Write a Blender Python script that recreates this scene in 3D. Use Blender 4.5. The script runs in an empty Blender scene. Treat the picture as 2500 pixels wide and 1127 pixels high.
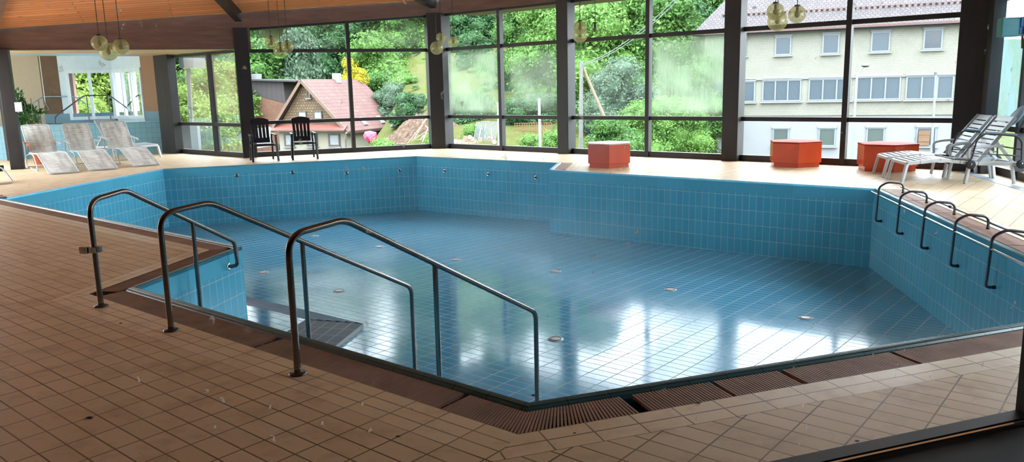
import bpy, math, random
import numpy as np
from mathutils import Vector, Matrix
from mathutils.geometry import tessellate_polygon
random.seed(7); RNG = np.random.default_rng(7)
SC = bpy.context.scene; COL = SC.collection
PI = math.pi
def rad(a): return math.radians(a)

# ------------------------------------------------------------------ camera
EYE = 1.675
F_, P_, R_ = 1908.5, 0.181395, -0.0230857
cp, sp, cr, sr = math.cos(P_), math.sin(P_), math.cos(R_), math.sin(R_)
fwd = Vector((0, cp, -sp)); up0 = Vector((0, sp, cp)); rt0 = Vector((1, 0, 0))
rt = rt0*cr + up0*sr; up = -rt0*sr + up0*cr
cam_d = bpy.data.cameras.new('camera'); cam = bpy.data.objects.new('camera', cam_d); COL.objects.link(cam)
cam_d.sensor_width = 36; cam_d.lens = F_/2500*36; cam_d.clip_start = .05; cam_d.clip_end = 600
M = Matrix((rt, up, -fwd)).transposed().to_4x4(); M.translation = Vector((0, 0, EYE)); cam.matrix_world = M
SC.camera = cam
CAM = Vector((0, 0, EYE))
# survey helpers: the photograph's measured points turned into real places
def ray(x, y): return rt*((x-1250)/F_) - up*((y-563.5)/F_) + fwd
def G(x, y, z=0.0):
    d = ray(x, y); return CAM + d*((z-EYE)/d.z)
def AT(x, y, Y):
    d = ray(x, y); return CAM + d*(Y/d.y)
def ONP(x, y, P, a):           # point of a vertical plane through P, plan direction a
    n = Vector((-math.sin(rad(a)), math.cos(rad(a)), 0)); d = ray(x, y)
    return CAM + d*((Vector(P)-CAM).dot(n)/d.dot(n))
def D(a): return Vector((math.cos(rad(a)), math.sin(rad(a)), 0))
Z = Vector((0, 0, 1))
def V(*a): return Vector(a)

# ------------------------------------------------------------------ mesh builder
class MB:
    def __init__(s): s.v = []; s.f = []; s.m = []; s.uv = []; s.sm = []
    def face(s, pts, uv=None, m=0, smooth=False):
        b = len(s.v); s.v += [tuple(p) for p in pts]; s.f.append(tuple(range(b, b+len(pts)))); s.m.append(m); s.sm.append(smooth)
        s.uv.append(uv if uv else [(0, 0)]*len(pts)); return s
    def shared(s, verts, faces, m=0, smooth=False):
        b = len(s.v); s.v += [tuple(p) for p in verts]
        for f in faces:
            s.f.append(tuple(b+i for i in f)); s.m.append(m); s.sm.append(smooth); s.uv.append([(0, 0)]*len(f))
        return s
    def box(s, c, size, rz=0, R=None, m=0, taper=1.0):
        hx, hy, hz = size[0]/2, size[1]/2, size[2]/2
        if R is None: R = Matrix.Rotation(rz, 3, 'Z')
        c = Vector(c); vs = []
        for z in (-hz, hz):
            t = 1 if z < 0 else taper
            for x, y in ((-hx, -hy), (hx, -hy), (hx, hy), (-hx, hy)): vs.append(c + R @ Vector((x*t, y*t, z)))
        return s.shared(vs, [(3, 2, 1, 0), (4, 5, 6, 7), (0, 1, 5, 4), (1, 2, 6, 5), (2, 3, 7, 6), (3, 0, 4, 7)], m)
    def bar(s, a, b, w, h, m=0, upv=Z):      # rectangular bar from a to b
        a = Vector(a); b = Vector(b); x = (b-a); L = x.length; x.normalize()
        y = upv.cross(x)
        if y.length < 1e-4: y = Vector((0, 1, 0)).cross(x)
        y.normalize(); z = x.cross(y)
        R = Matrix((x, y, z)).transposed()
        return s.box((a+b)/2, (L, w, h), R=R, m=m)
    def prism(s, poly, z0, z1, m=0):          # poly: list of (x,y) ccw
        n = len(poly); vs = [(p[0], p[1], z0) for p in poly]+[(p[0], p[1], z1) for p in poly]
        fs = [tuple(range(n-1, -1, -1)), tuple(range(n, 2*n))]+[(i, (i+1) % n, n+(i+1) % n, n+i) for i in range(n)]
        return s.shared(vs, fs, m)
    def extr(s, poly3, vec, m=0, smooth=False):  # extrude planar 3d polygon by vec
        n = len(poly3); vec = Vector(vec); vs = [Vector(p) for p in poly3]; vs += [p+vec for p in vs]
        fs = [tuple(range(n-1, -1, -1)), tuple(range(n, 2*n))]+[(i, (i+1) % n, n+(i+1) % n, n+i) for i in range(n)]
        return s.shared(vs, fs, m, smooth)
    def tube(s, pts, r, n=10, m=0, closed=False, flat=None):
        pts = [Vector(p) for p in pts]; k = len(pts); rs = r if isinstance(r, (list, tuple)) else [r]*k
        vs = []; pn = None
        for i, p in enumerate(pts):
            if closed: t = pts[(i+1) % k]-pts[i-1]
            else: t = pts[min(i+1, k-1)]-pts[max(i-1, 0)]
            t.normalize()
            if pn is None:
                a = Z if abs(t.z) < .9 else Vector((1, 0, 0)); nrm = (a - t*a.dot(t)).normalized()
            else:
                nrm = pn - t*pn.dot(t)
                if nrm.length < 1e-5: nrm = Vector((1, 0, 0))
                nrm.normalize()
            pn = nrm; bn = t.cross(nrm)
            for j in range(n):
                a = 2*PI*j/n; vs.append(p + (nrm*math.cos(a)+bn*math.sin(a))*rs[i])
        fs = []
        for i in range(k if closed else k-1):
            for j in range(n):
                i2 = (i+1) % k; fs.append((i*n+j, i2*n+j, i2*n+(j+1) % n, i*n+(j+1) % n))
        s.shared(vs, fs, m, True)
        if not closed:
            s.shared(vs[:n], [tuple(range(n))], m); s.shared(vs[-n:], [tuple(range(n-1, -1, -1))], m)
        return s
    def lathe(s, prof, c=(0, 0, 0), n=20, m=0, R=None, smooth=True):
        c = Vector(c); R = R or Matrix.Identity(3); vs = []
        for r, z in prof:
            for j in range(n):
                a = 2*PI*j/n; vs.append(c + R @ Vector((r*math.cos(a), r*math.sin(a), z)))
        fs = []
        for i in range(len(prof)-1):
            for j in range(n): fs.append((i*n+j, i*n+(j+1) % n, (i+1)*n+(j+1) % n, (i+1)*n+j))
        return s.shared(vs, fs, m, smooth)
    def sphere(s, c, r, n=20, k=12, m=0, sc=(1, 1, 1), a0=0.0, a1=PI):
        c = Vector(c); vs = []; fs = []
        for i in range(k+1):
            th = a0+(a1-a0)*i/k
            for j in range(n):
                ph = 2*PI*j/n; vs.append(c+Vector((r*sc[0]*math.sin(th)*math.cos(ph), r*sc[1]*math.sin(th)*math.sin(ph), r*sc[2]*math.cos(th))))
        for i in range(k):
            for j in range(n): fs.append((i*n+j, (i+1)*n+j, (i+1)*n+(j+1) % n, i*n+(j+1) % n))
        return s.shared(vs, fs, m, True)
    def build(s, name, mats, parent=None, loc=None, rz=0, bevel=0):
        me = bpy.data.meshes.new(name); me.from_pydata(s.v, [], s.f)
        if not isinstance(mats, (list, tuple)): mats = [mats]
        for x in mats: me.materials.append(x)
        me.polygons.foreach_set('material_index', s.m); me.polygons.foreach_set('use_smooth', s.sm)
        uvl = me.uv_layers.new(name='UVMap'); flat = [c for f in s.uv for p in f for c in p]; uvl.data.foreach_set('uv', flat)
        me.update(); o = bpy.data.objects.new(name, me); COL.objects.link(o)
        if parent is not None: o.parent = parent
        if loc is not None: o.location = loc
        o.rotation_euler = (0, 0, rz)
        if bevel:
            b = o.modifiers.new('bevel', 'BEVEL'); b.width = bevel; b.segments = 2; b.limit_method = 'ANGLE'
        return o
def tag(o, label=None, cat=None, group=None, kind=None):
    if label: o['label'] = label
    if cat: o['category'] = cat
    if group: o['group'] = group
    if kind: o['kind'] = kind
    return o
def struct(o): o['kind'] = 'structure'; return o
def thing(name, label, cat, loc=(0, 0, 0), rz=0, group=None):
    o = bpy.data.objects.new(name, None); COL.objects.link(o); o.location = loc; o.rotation_euler = (0, 0, rz); o.empty_display_size = .1
    return tag(o, label, cat, group)
def kids(o): return [c for c in bpy.data.objects if c.parent == o]
def dup(o, parent=None):
    c = o.copy(); COL.objects.link(c); c.parent = parent
    for ch in kids(o): dup(ch, c)
    return c
def rounded(pts, r, n=6):                 # fillet the corners of a 3d path
    pts = [Vector(p) for p in pts]; out = [pts[0]]
    for i in range(1, len(pts)-1):
        a, b, c = pts[i-1], pts[i], pts[i+1]; u = (a-b); w = (c-b); lu, lw = u.length, w.length; u.normalize(); w.normalize()
        rr = r[i-1] if isinstance(r, (list, tuple)) else r
        d = min(rr, lu*.49, lw*.49); p0 = b+u*d; p1 = b+w*d
        for k in range(n+1):
            t = k/n; out.append(p0*(1-t)**2 + b*2*t*(1-t) + p1*t*t)
    out.append(pts[-1]); return out

# ------------------------------------------------------------------ materials
LK = 1.0
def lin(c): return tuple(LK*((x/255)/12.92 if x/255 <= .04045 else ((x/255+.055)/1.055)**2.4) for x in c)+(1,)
class Mat:
    def __init__(s, name):
        s.mat = bpy.data.materials.new(name); s.mat.use_nodes = True; s.nt = s.mat.node_tree
        s.b = s.nt.nodes['Principled BSDF']; s.out = s.nt.nodes['Material Output']
    def n(s, t, **k):
        x = s.nt.nodes.new(t)
        for a, b in k.items():
            if a in x.inputs.keys() if isinstance(a, str) else False: x.inputs[a].default_value = b
            else: setattr(x, a, b)
        return x
    def l(s, a, b): s.nt.links.new(a, b)
    def uv(s): return s.n('ShaderNodeTexCoord').outputs['UV']
    def ob(s): return s.n('ShaderNodeTexCoord').outputs['Object']
    def noise(s, sc, det=4, vec=None, rough=.5, stretch=None):
        x = s.n('ShaderNodeTexNoise'); x.inputs['Scale'].default_value = sc; x.inputs['Detail'].default_value = det; x.inputs['Roughness'].default_value = rough
        v = vec or s.ob()
        if stretch:
            mp = s.n('ShaderNodeMapping'); mp.inputs['Scale'].default_value = stretch; s.l(v, mp.inputs['Vector']); v = mp.outputs[0]
        s.l(v, x.inputs['Vector']); return x.outputs['Fac']
    def ramp(s, fac, stops):
        r = s.n('ShaderNodeValToRGB'); e = r.color_ramp.elements
        while len(e) < len(stops): e.new(.5)
        for i, (p, c) in enumerate(stops): e[i].position = p; e[i].color = c if len(c) == 4 else (*c, 1)
        s.l(fac, r.inputs[0]); return r.outputs[0]
    def mix(s, fac, a, b, mode='MIX'):
        x = s.n('ShaderNodeMix'); x.data_type = 'RGBA'; x.blend_type = mode
        for i, v in ((0, fac), (6, a), (7, b)):
            if hasattr(v, 'default_value') or hasattr(v, 'is_linked'): s.l(v, x.inputs[i])
            else: x.inputs[i].default_value = v
        return x.outputs[2]
    def bump(s, h, st=.2, dist=.01):
        b = s.n('ShaderNodeBump'); b.inputs['Strength'].default_value = st; b.inputs['Distance'].default_value = dist; s.l(h, b.inputs['Height']); s.l(b.outputs[0], s.b.inputs['Normal'])
    def set(s, col=None, rough=None, metal=None, **k):
        if col is not None:
            if isinstance(col, tuple): s.b.inputs['Base Color'].default_value = col
            else: s.l(col, s.b.inputs['Base Color'])
        if rough is not None:
            if isinstance(rough, (int, float)): s.b.inputs['Roughness'].default_value = rough
            else: s.l(rough, s.b.inputs['Roughness'])
        if metal is not None: s.b.inputs['Metallic'].default_value = metal
        for a, b in k.items(): s.b.inputs[a.replace('_', ' ')].default_value = b
        return s.mat
def plain(name, c, rough=.5, metal=0, var=.12, nsc=6, bump=0, **k):
    m = Mat(name); c = lin(c); f = m.noise(nsc, 5)
    d = tuple(x*(1-var) for x in c[:3])+(1,); e = tuple(min(1, x*(1+var)) for x in c[:3])+(1,)
    m.set(m.ramp(f, [(.3, d), (.7, e)]), rough, metal, **k)
    if bump: m.bump(f, bump, .005)
    return m.mat
def tiles(name, c1, c2, grout, rough=.35, w=.25, h=.125, mortar=.005, wet=False, dirt=None, spec=.5, groutfade=None, bumpn=0.0):
    m = Mat(name); br = m.n('ShaderNodeTexBrick'); br.offset = 0; br.offset_frequency = 2; br.squash = 1
    m.l(m.uv(), br.inputs['Vector'])
    for k, v in (('Color1', lin(c1)), ('Color2', lin(c2)), ('Mortar', lin(grout)), ('Scale', 1.0), ('Mortar Size', mortar), ('Mortar Smooth', .1), ('Bias', 0.0), ('Brick Width', w), ('Row Height', h)): br.inputs[k].default_value = v
    col = br.outputs['Color']
    nz = m.noise(1.3, 6); col = m.mix(m.ramp(nz, [(.35, (0, 0, 0)), (.75, (.5, .5, .5))]), col, tuple(x*.86 for x in lin(c1)[:3])+(1,))
    if dirt:
        nd = m.noise(3.1, 8, rough=.7); col = m.mix(m.ramp(nd, [(.5, (0, 0, 0)), (.8, (.7, .7, .7))]), col, lin(dirt))
    m.set(col, rough); m.b.inputs['Specular IOR Level'].default_value = spec
    inv = m.n('ShaderNodeMath', operation='SUBTRACT'); inv.inputs[0].default_value = 1; m.l(br.outputs['Fac'], inv.inputs[1])
    if wet:
        pass
        n1 = m.noise(.55, 3); rr = m.ramp(n1, [(.3, (.06,)*3), (.7, (.2,)*3)]); rr = m.mix(br.outputs['Fac'], rr, (.75, .75, .75, 1)); m.set(rough=rr); sp = m.mix(br.outputs['Fac'], (.33,)*3+(1,), (.02,)*3+(1,)); m.l(sp, m.b.inputs['Specular IOR Level'])
        n2 = m.noise(28, 2); n3 = m.noise(3.2, 2)
        ad = m.n('ShaderNodeMath', operation='MULTIPLY_ADD'); m.l(n2, ad.inputs[0]); ad.inputs[1].default_value = .045
        a2 = m.n('ShaderNodeMath', operation='MULTIPLY_ADD'); m.l(n3, a2.inputs[0]); a2.inputs[1].default_value = .25; m.l(ad.outputs[0], a2.inputs[2]); 
        m.l(inv.outputs[0], ad.inputs[2]); m.bump(a2.outputs[0], .25, .004)
    else: m.bump(inv.outputs[0], .35, .003)
    return m.mat
def glassy(name, tint=(.95, .97, .96), gl=.06, fog=None):
    m = Mat(name); nt = m.nt; nt.nodes.remove(m.b)
    tr = m.n('ShaderNodeBsdfTransparent'); tr.inputs[0].default_value = (*tint, 1)
    g = m.n('ShaderNodeBsdfGlossy'); g.inputs['Roughness'].default_value = .02
    lw = m.n('ShaderNodeLayerWeight'); lw.inputs[0].default_value = .25
    mx = m.n('ShaderNodeMixShader'); mm = m.n('ShaderNodeMath', operation='MULTIPLY'); m.l(lw.outputs['Fresnel'], mm.inputs[0]); mm.inputs[1].default_value = gl*8; mm.use_clamp = True
    m.l(mm.outputs[0], mx.inputs[0]); m.l(tr.outputs[0], mx.inputs[1]); m.l(g.outputs[0], mx.inputs[2]); out = mx.outputs[0]
    if fog:                                   # condensation inside the pane
        amount, cover, colr = fog
        d = m.n('ShaderNodeBsdfTranslucent'); d.inputs[0].default_value = (*colr, 1)
        d2 = m.n('ShaderNodeBsdfDiffuse'); d2.inputs[0].default_value = (*colr, 1)
        dm = m.n('ShaderNodeMixShader'); dm.inputs[0].default_value = .25; m.l(d.outputs[0], dm.inputs[1]); m.l(d2.outputs[0], dm.inputs[2])
        uv = m.uv()
        n1 = m.noise(1.0, 4, vec=uv, stretch=(2.6, 1.8, 1)); n2 = m.noise(1.0, 5, vec=uv, stretch=(70, 5, 1), rough=.7)
        sx = m.n('ShaderNodeSeparateXYZ'); m.l(uv, sx.inputs[0])
        # condensation fades out near the frame (uv 0..1 over the pane)
        def edge(o):
            a = m.n('ShaderNodeMath', operation='PINGPONG'); m.l(o, a.inputs[0]); a.inputs[1].default_value = .5
            b = m.n('ShaderNodeMapRange'); m.l(a.outputs[0], b.inputs[0]); b.inputs[1].default_value = .0; b.inputs[2].default_value = cover; b.interpolation_type = 'SMOOTHSTEP'; return b.outputs[0]
        ex, ey = edge(sx.outputs[0]), edge(sx.outputs[1])
        a = m.n('ShaderNodeMath', operation='MULTIPLY'); m.l(ex, a.inputs[0]); m.l(ey, a.inputs[1])
        r1 = m.ramp(n1, [(.28, (.35,)*3), (.6, (1,)*3)]); r2 = m.ramp(n2, [(.36, (.78,)*3), (.58, (1,)*3)])
        b = m.n('ShaderNodeMath', operation='MULTIPLY'); m.l(a.outputs[0], b.inputs[0]); m.l(r1, b.inputs[1])
        c = m.n('ShaderNodeMath', operation='MULTIPLY'); m.l(b.outputs[0], c.inputs[0]); m.l(r2, c.inputs[1])
        e = m.n('ShaderNodeMath', operation='MULTIPLY'); m.l(c.outputs[0], e.inputs[0]); e.inputs[1].default_value = amount
        m2 = m.n('ShaderNodeMixShader'); m.l(e.outputs[0], m2.inputs[0]); m.l(out, m2.inputs[1]); m.l(dm.outputs[0], m2.inputs[2]); out = m2.outputs[0]
    m.l(out, m.out.inputs[0]); return m.mat
def wood(name, c1, c2, rough=.6, plank=None, ax='UV', pw=.11, gap=(0, 0, 0), along=(1.2, 14, 14), wash=None, knots=False):
    m = Mat(name); v = m.uv() if ax == 'UV' else m.ob()
    n1 = m.noise(1, 6, vec=v, stretch=along, rough=.6); col = m.ramp(n1, [(.3, lin(c1)), (.7, lin(c2))])
    if knots:
        vo = m.n('ShaderNodeTexVoronoi'); mp = m.n('ShaderNodeMapping'); mp.inputs['Scale'].default_value = (1.6, 5, 5); m.l(v, mp.inputs[0]); m.l(mp.outputs[0], vo.inputs['Vector']); vo.inputs['Scale'].default_value = 1
        col = m.mix(m.ramp(vo.outputs['Distance'], [(.05, (.8,)*3), (.14, (0, 0, 0))]), col, tuple(x*.35 for x in lin(c1)[:3])+(1,))
    if plank:
        br = m.n('ShaderNodeTexBrick'); br.offset = .5; m.l(v, br.inputs['Vector'])
        for k, q in (('Color1', (1, 1, 1, 1)), ('Color2', (.72, .72, .72, 1)), ('Mortar', (.10, .07, .06, 1)), ('Scale', 1.0), ('Mortar Size', .006), ('Brick Width', 4.0), ('Row Height', pw)): br.inputs[k].default_value = q
        col = m.mix(1.0, col, br.outputs['Color'], 'MULTIPLY')
    m.set(col, rough); m.bump(n1, .15, .004); return m.mat
def roofmat(name, c1, c2, cg, w, h, mortar=.02, curved=0.0, off=.5, rough=.8):
    m = Mat(name); br = m.n('ShaderNodeTexBrick'); br.offset = off; v = m.uv()
    if curved:
        sx = m.n('ShaderNodeSeparateXYZ'); m.l(v, sx.inputs[0]); k = m.n('ShaderNodeMath', operation='MULTIPLY'); m.l(sx.outputs[0], k.inputs[0]); k.inputs[1].default_value = 2*PI/w
        s_ = m.n('ShaderNodeMath', operation='SINE'); m.l(k.outputs[0], s_.inputs[0]); t = m.n('ShaderNodeMath', operation='MULTIPLY_ADD'); m.l(s_.outputs[0], t.inputs[0]); t.inputs[1].default_value = curved; m.l(sx.outputs[1], t.inputs[2])
        cb = m.n('ShaderNodeCombineXYZ'); m.l(sx.outputs[0], cb.inputs[0]); m.l(t.outputs[0], cb.inputs[1]); v = cb.outputs[0]
    m.l(v, br.inputs['Vector'])
    for k, q in (('Color1', lin(c1)), ('Color2', lin(c2)), ('Mortar', lin(cg)), ('Scale', 1.0), ('Mortar Size', mortar), ('Mortar Smooth', .3), ('Brick Width', w), ('Row Height', h)): br.inputs[k].default_value = q
    nz = m.noise(.9, 6); col = m.mix(m.ramp(nz, [(.35, (0, 0, 0)), (.7, (.4,)*3)]), br.outputs['Color'], lin(cg))
    m.set(col, rough); inv = m.n('ShaderNodeMath', operation='SUBTRACT'); inv.inputs[0].default_value = 1; m.l(br.outputs['Fac'], inv.inputs[1]); m.bump(inv.outputs[0], .5, .03); return m.mat
def leafmat(name, c1, c2, c3):
    m = Mat(name); n1 = m.noise(.9, 3); n2 = m.noise(9, 2)
    col = m.ramp(n1, [(.3, lin(c1)), (.55, lin(c2)), (.75, lin(c3))])
    col = m.mix(m.ramp(n2, [(.35, (0,)*3), (.7, (.5,)*3)]), col, lin(c3))
    m.set(col, .6); m.b.inputs['Specular IOR Level'].default_value = .2
    t = m.n('ShaderNodeBsdfTranslucent'); m.l(col, t.inputs[0]); mx = m.n('ShaderNodeMixShader'); mx.inputs[0].default_value = .3
    m.l(m.b.outputs[0], mx.inputs[1]); m.l(t.outputs[0], mx.inputs[2]); m.l(mx.outputs[0], m.out.inputs[0]); return m.mat

M_ = {}
M_['deck'] = tiles('deck_tile', (230, 206, 172), (220, 194, 158), (96, 72, 52), .42, spec=.3, dirt=(150, 116, 82), mortar=.0045)
M_['deckb'] = tiles('deck_border_tile', (240, 218, 186), (230, 206, 172), (92, 70, 52), .3, h=.0985, dirt=(165, 130, 96), mortar=.0045)
M_['kerb'] = plain('pale_kerb', (205, 205, 205), .35)
M_['pw'] = tiles('pool_wall_tile', (88, 184, 216), (78, 174, 206), (190, 222, 228), .22, mortar=.0035)
M_['pwtop'] = tiles('pool_edge_tile', (92, 188, 218), (84, 178, 208), (120, 196, 214), .22, mortar=.0025, h=.3, w=.5)
M_['pf'] = tiles('pool_floor_tile', (80, 160, 200), (72, 150, 190), (176, 204, 214), .12, wet=True, mortar=.0058)
M_['pf2'] = tiles('pool_ramp_tile', (90, 112, 130), (80, 102, 122), (170, 168, 160), .5, mortar=.006)  # dull grey-blue stands in for the missing window reflection on the tilted tiles
M_['cop'] = plain('ribbed_coping', (72, 112, 118), .3, var=.25, nsc=9, bump=.2)
M_['coplight'] = plain('pale_blue_coping', (150, 196, 214), .3, var=.15)
M_['grate'] = plain('brown_grating_plastic', (152, 118, 102), .55, var=.2, nsc=5)
M_['gutter'] = plain('dark_gutter', (52, 36, 30), .8)
M_['steel'] = plain('brushed_steel', (128, 120, 114), .24, 1.0, var=.08, nsc=12)
M_['chrome'] = plain('polished_steel', (205, 208, 210), .12, 1.0, var=.05)
M_['dsteel'] = plain('darkened_steel', (88, 92, 98), .3, .9, var=.1)
M_['black'] = plain('black_paint', (30, 28, 31), .5, var=.3, nsc=10, bump=.1)
M_['framewood'] = wood('dark_stained_wood', (17, 15, 17), (34, 31, 33), .5, ax='OB', along=(6, 6, 1))
M_['blackpl'] = plain('black_green_plastic', (20, 26, 38), .3, var=.15)
M_['beam'] = wood('brown_stained_beam', (84, 60, 52), (112, 82, 70), .6, ax='OB', along=(1.5, 1.5, 9))
M_['pine'] = wood('orange_pine_planks', (208, 128, 82), (224, 154, 104), .5, plank=True, pw=.14, knots=True)
M_['palepine'] = wood('pale_wood_soffit', (198, 178, 142), (226, 208, 172), .6, plank=True, pw=.09)
M_['white'] = plain('white_paint', (214, 222, 226), .6, var=.05)
M_['bluewhite'] = plain('pale_ceiling_paint', (200, 216, 222), .6, var=.05)
M_['beige'] = plain('beige_plaster', (172, 158, 136), .85, var=.08, nsc=40, bump=.3)
M_['brownpl'] = plain('brown_plaster', (142, 110, 84), .85, var=.1, nsc=30, bump=.2)
M_['darkbrown'] = plain('dark_brown_plaster', (104, 82, 62), .85)
M_['pooltub'] = tiles('tub_tile', (118, 168, 184), (108, 158, 176), (92, 120, 132), .3, w=.15, h=.15, mortar=.004)
M_['orange'] = plain('orange_lacquer', (196, 74, 36), .28, var=.15, nsc=2)
M_['orangetop'] = plain('worn_orange_top', (160, 52, 32), .6, Specular_IOR_Level=.12, var=.15, nsc=5)
M_['palet'] = plain('orange_top_painted_glare', (206, 168, 160), .45, var=.12, nsc=5)  # pale tone is the white reflection on this top, put into its colour
M_['plastic'] = plain('white_plastic', (182, 188, 192), .35, var=.06)
M_['shadedplastic'] = plain('shaded_white_plastic_slats', (140, 146, 150), .4, var=.06)  # white slats in shade, the shade put into the colour
M_['pad'] = plain('grey_blue_padding', (120, 140, 156), .5, var=.08)
M_['rubber'] = plain('black_rubber', (26, 26, 28), .6)
M_['terra'] = plain('terracotta', (178, 98, 70), .8)
M_['paper'] = plain('paper_notice', (205, 210, 215), .8, var=.04)
M_['bluepaint'] = plain('blue_enamel', (20, 92, 150), .3)
M_['tealpl'] = plain('teal_cover', (70, 130, 136), .4)
M_['redpl'] = plain('red_paint', (196, 52, 44), .4)
M_['bulb'] = plain('milky_bulb', (190, 190, 160), .3)
M_['bulbd'] = plain('dull_bulb', (120, 118, 90), .3)
M_['weave'] = None
M_['glass'] = glassy('window_glass')
M_['glassdirty'] = glassy('misted_glass_light', fog=(.3, .2, (.34, .38, .36)))
M_['fog1'] = glassy('misted_glass_medium', fog=(.5, .3, (.27, .33, .25)))
M_['fog2'] = glassy('misted_glass_heavy', fog=(.85, .14, (.25, .32, .22)))
M_['fogb'] = glassy('misted_glass_blue', tint=(.75, .9, .95), fog=(.93, .05, (.14, .22, .25)))
# hanging globe: thin tinted glass
def globe():
    m = Mat('smoky_globe_glass'); nt = m.nt; nt.nodes.remove(m.b)
    tr = m.n('ShaderNodeBsdfTransparent'); tr.inputs[0].default_value = (.80, .80, .62, 1)
    g = m.n('ShaderNodeBsdfGlossy'); g.inputs['Roughness'].default_value = .08; d = m.n('ShaderNodeBsdfTranslucent'); d.inputs[0].default_value = (.85, .82, .55, 1)
    lw = m.n('ShaderNodeLayerWeight'); lw.inputs[0].default_value = .3
    r = m.ramp(lw.outputs['Facing'], [(.0, (.24,)*3), (.6, (.32,)*3), (1, (.9,)*3)])
    m1 = m.n('ShaderNodeMixShader'); m.l(r, m1.inputs[0]); m.l(tr.outputs[0], m1.inputs[1]); m.l(d.outputs[0], m1.inputs[2])
    m2 = m.n('ShaderNodeMixShader'); m2.inputs[0].default_value = .06; m.l(m1.outputs[0], m2.inputs[1]); m.l(g.outputs[0], m2.inputs[2]); m.l(m2.outputs[0], m.out.inputs[0]); return m.mat
M_['globe'] = globe()
def weave():
    m = Mat('woven_white_mesh'); n = m.noise(1, 3, stretch=(1.2, 9, 1.2)); n2 = m.noise(1, 2, stretch=(130, 5, 130))
    m.set(m.ramp(n, [(.38, lin((176, 174, 168))), (.62, lin((216, 216, 212)))]), .7)
    tr = m.n('ShaderNodeBsdfTransparent'); mx = m.n('ShaderNodeMixShader'); m.l(m.ramp(n2, [(.42, (.05,)*3), (.62, (.5,)*3)]), mx.inputs[0]); m.l(m.b.outputs[0], mx.inputs[1]); m.l(tr.outputs[0], mx.inputs[2]); m.l(mx.outputs[0], m.out.inputs[0]); return m.mat
M_['weave'] = weave()

# ------------------------------------------------------------------ pool basin and deck
M_['coptile'] = tiles('coping_tile', (70, 112, 118), (60, 100, 108), (38, 50, 52), .28, w=.25, h=5, mortar=.004)
A_ = G(1292, 985); B_ = G(330, 703); C_ = G(590, 603); D_ = G(5, 485); E_ = G(398, 412); F_pt = G(1017, 381); Gp = G(1362, 397); H_ = G(1341, 414); I_ = G(2135, 460)
def xsect(p, a, q, b):      # plan intersection of two lines
    u, w = D(a), D(b); d = q-p; k = (d.x*w.y-d.y*w.x)/(u.x*w.y-u.y*w.x); return p+u*k
K_ = xsect(A_, 19.1, I_, -99.9)
POOL = [A_, B_, C_, D_, E_, F_pt, Gp, H_, I_, K_]          # clockwise seen from above
W_COP = [.085, .07, .07, .06, .06, .06, .09, .06, .09, .085]
W_GRT = [.245, .21, .21, 0, 0, 0, .25, 0, .26, .245]
W_BRD = [.2955, .2, .2, .13, .13, .13, .2, .13, .2, .23]
SIDES = ['near_left', 'nook', 'inner_left', 'far_left', 'back_left', 'back', 'return', 'back_right', 'right', 'near_right']
def offset(poly, w):
    n = len(poly); out = []
    for i in range(n):
        a, b, c = poly[i-1], poly[i], poly[(i+1) % n]
        e0 = (b-a); e1 = (c-b); e0.z = e1.z = 0; e0.normalize(); e1.normalize()
        n0 = Vector((-e0.y, e0.x, 0)); n1 = Vector((-e1.y, e1.x, 0))     # left of travel = outward (clockwise)
        p = b+n0*w[i-1]; q = b+n1*w[i]; d = q-p; den = e0.x*e1.y-e0.y*e1.x; k = (d.x*e1.y-d.y*e1.x)/den
        out.append(p+e0*k)
    return out
r0 = POOL; r1 = offset(POOL, W_COP); r2 = offset(POOL, [a+b for a, b in zip(W_COP, W_GRT)]); r3 = offset(POOL, [a+b+c for a, b, c in zip(W_COP, W_GRT, W_BRD)])
def floorz(p): return -1.24-.018*(p[1]-11)
N = len(POOL)
def at_z(p, z): return Vector((p[0], p[1], z))
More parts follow.
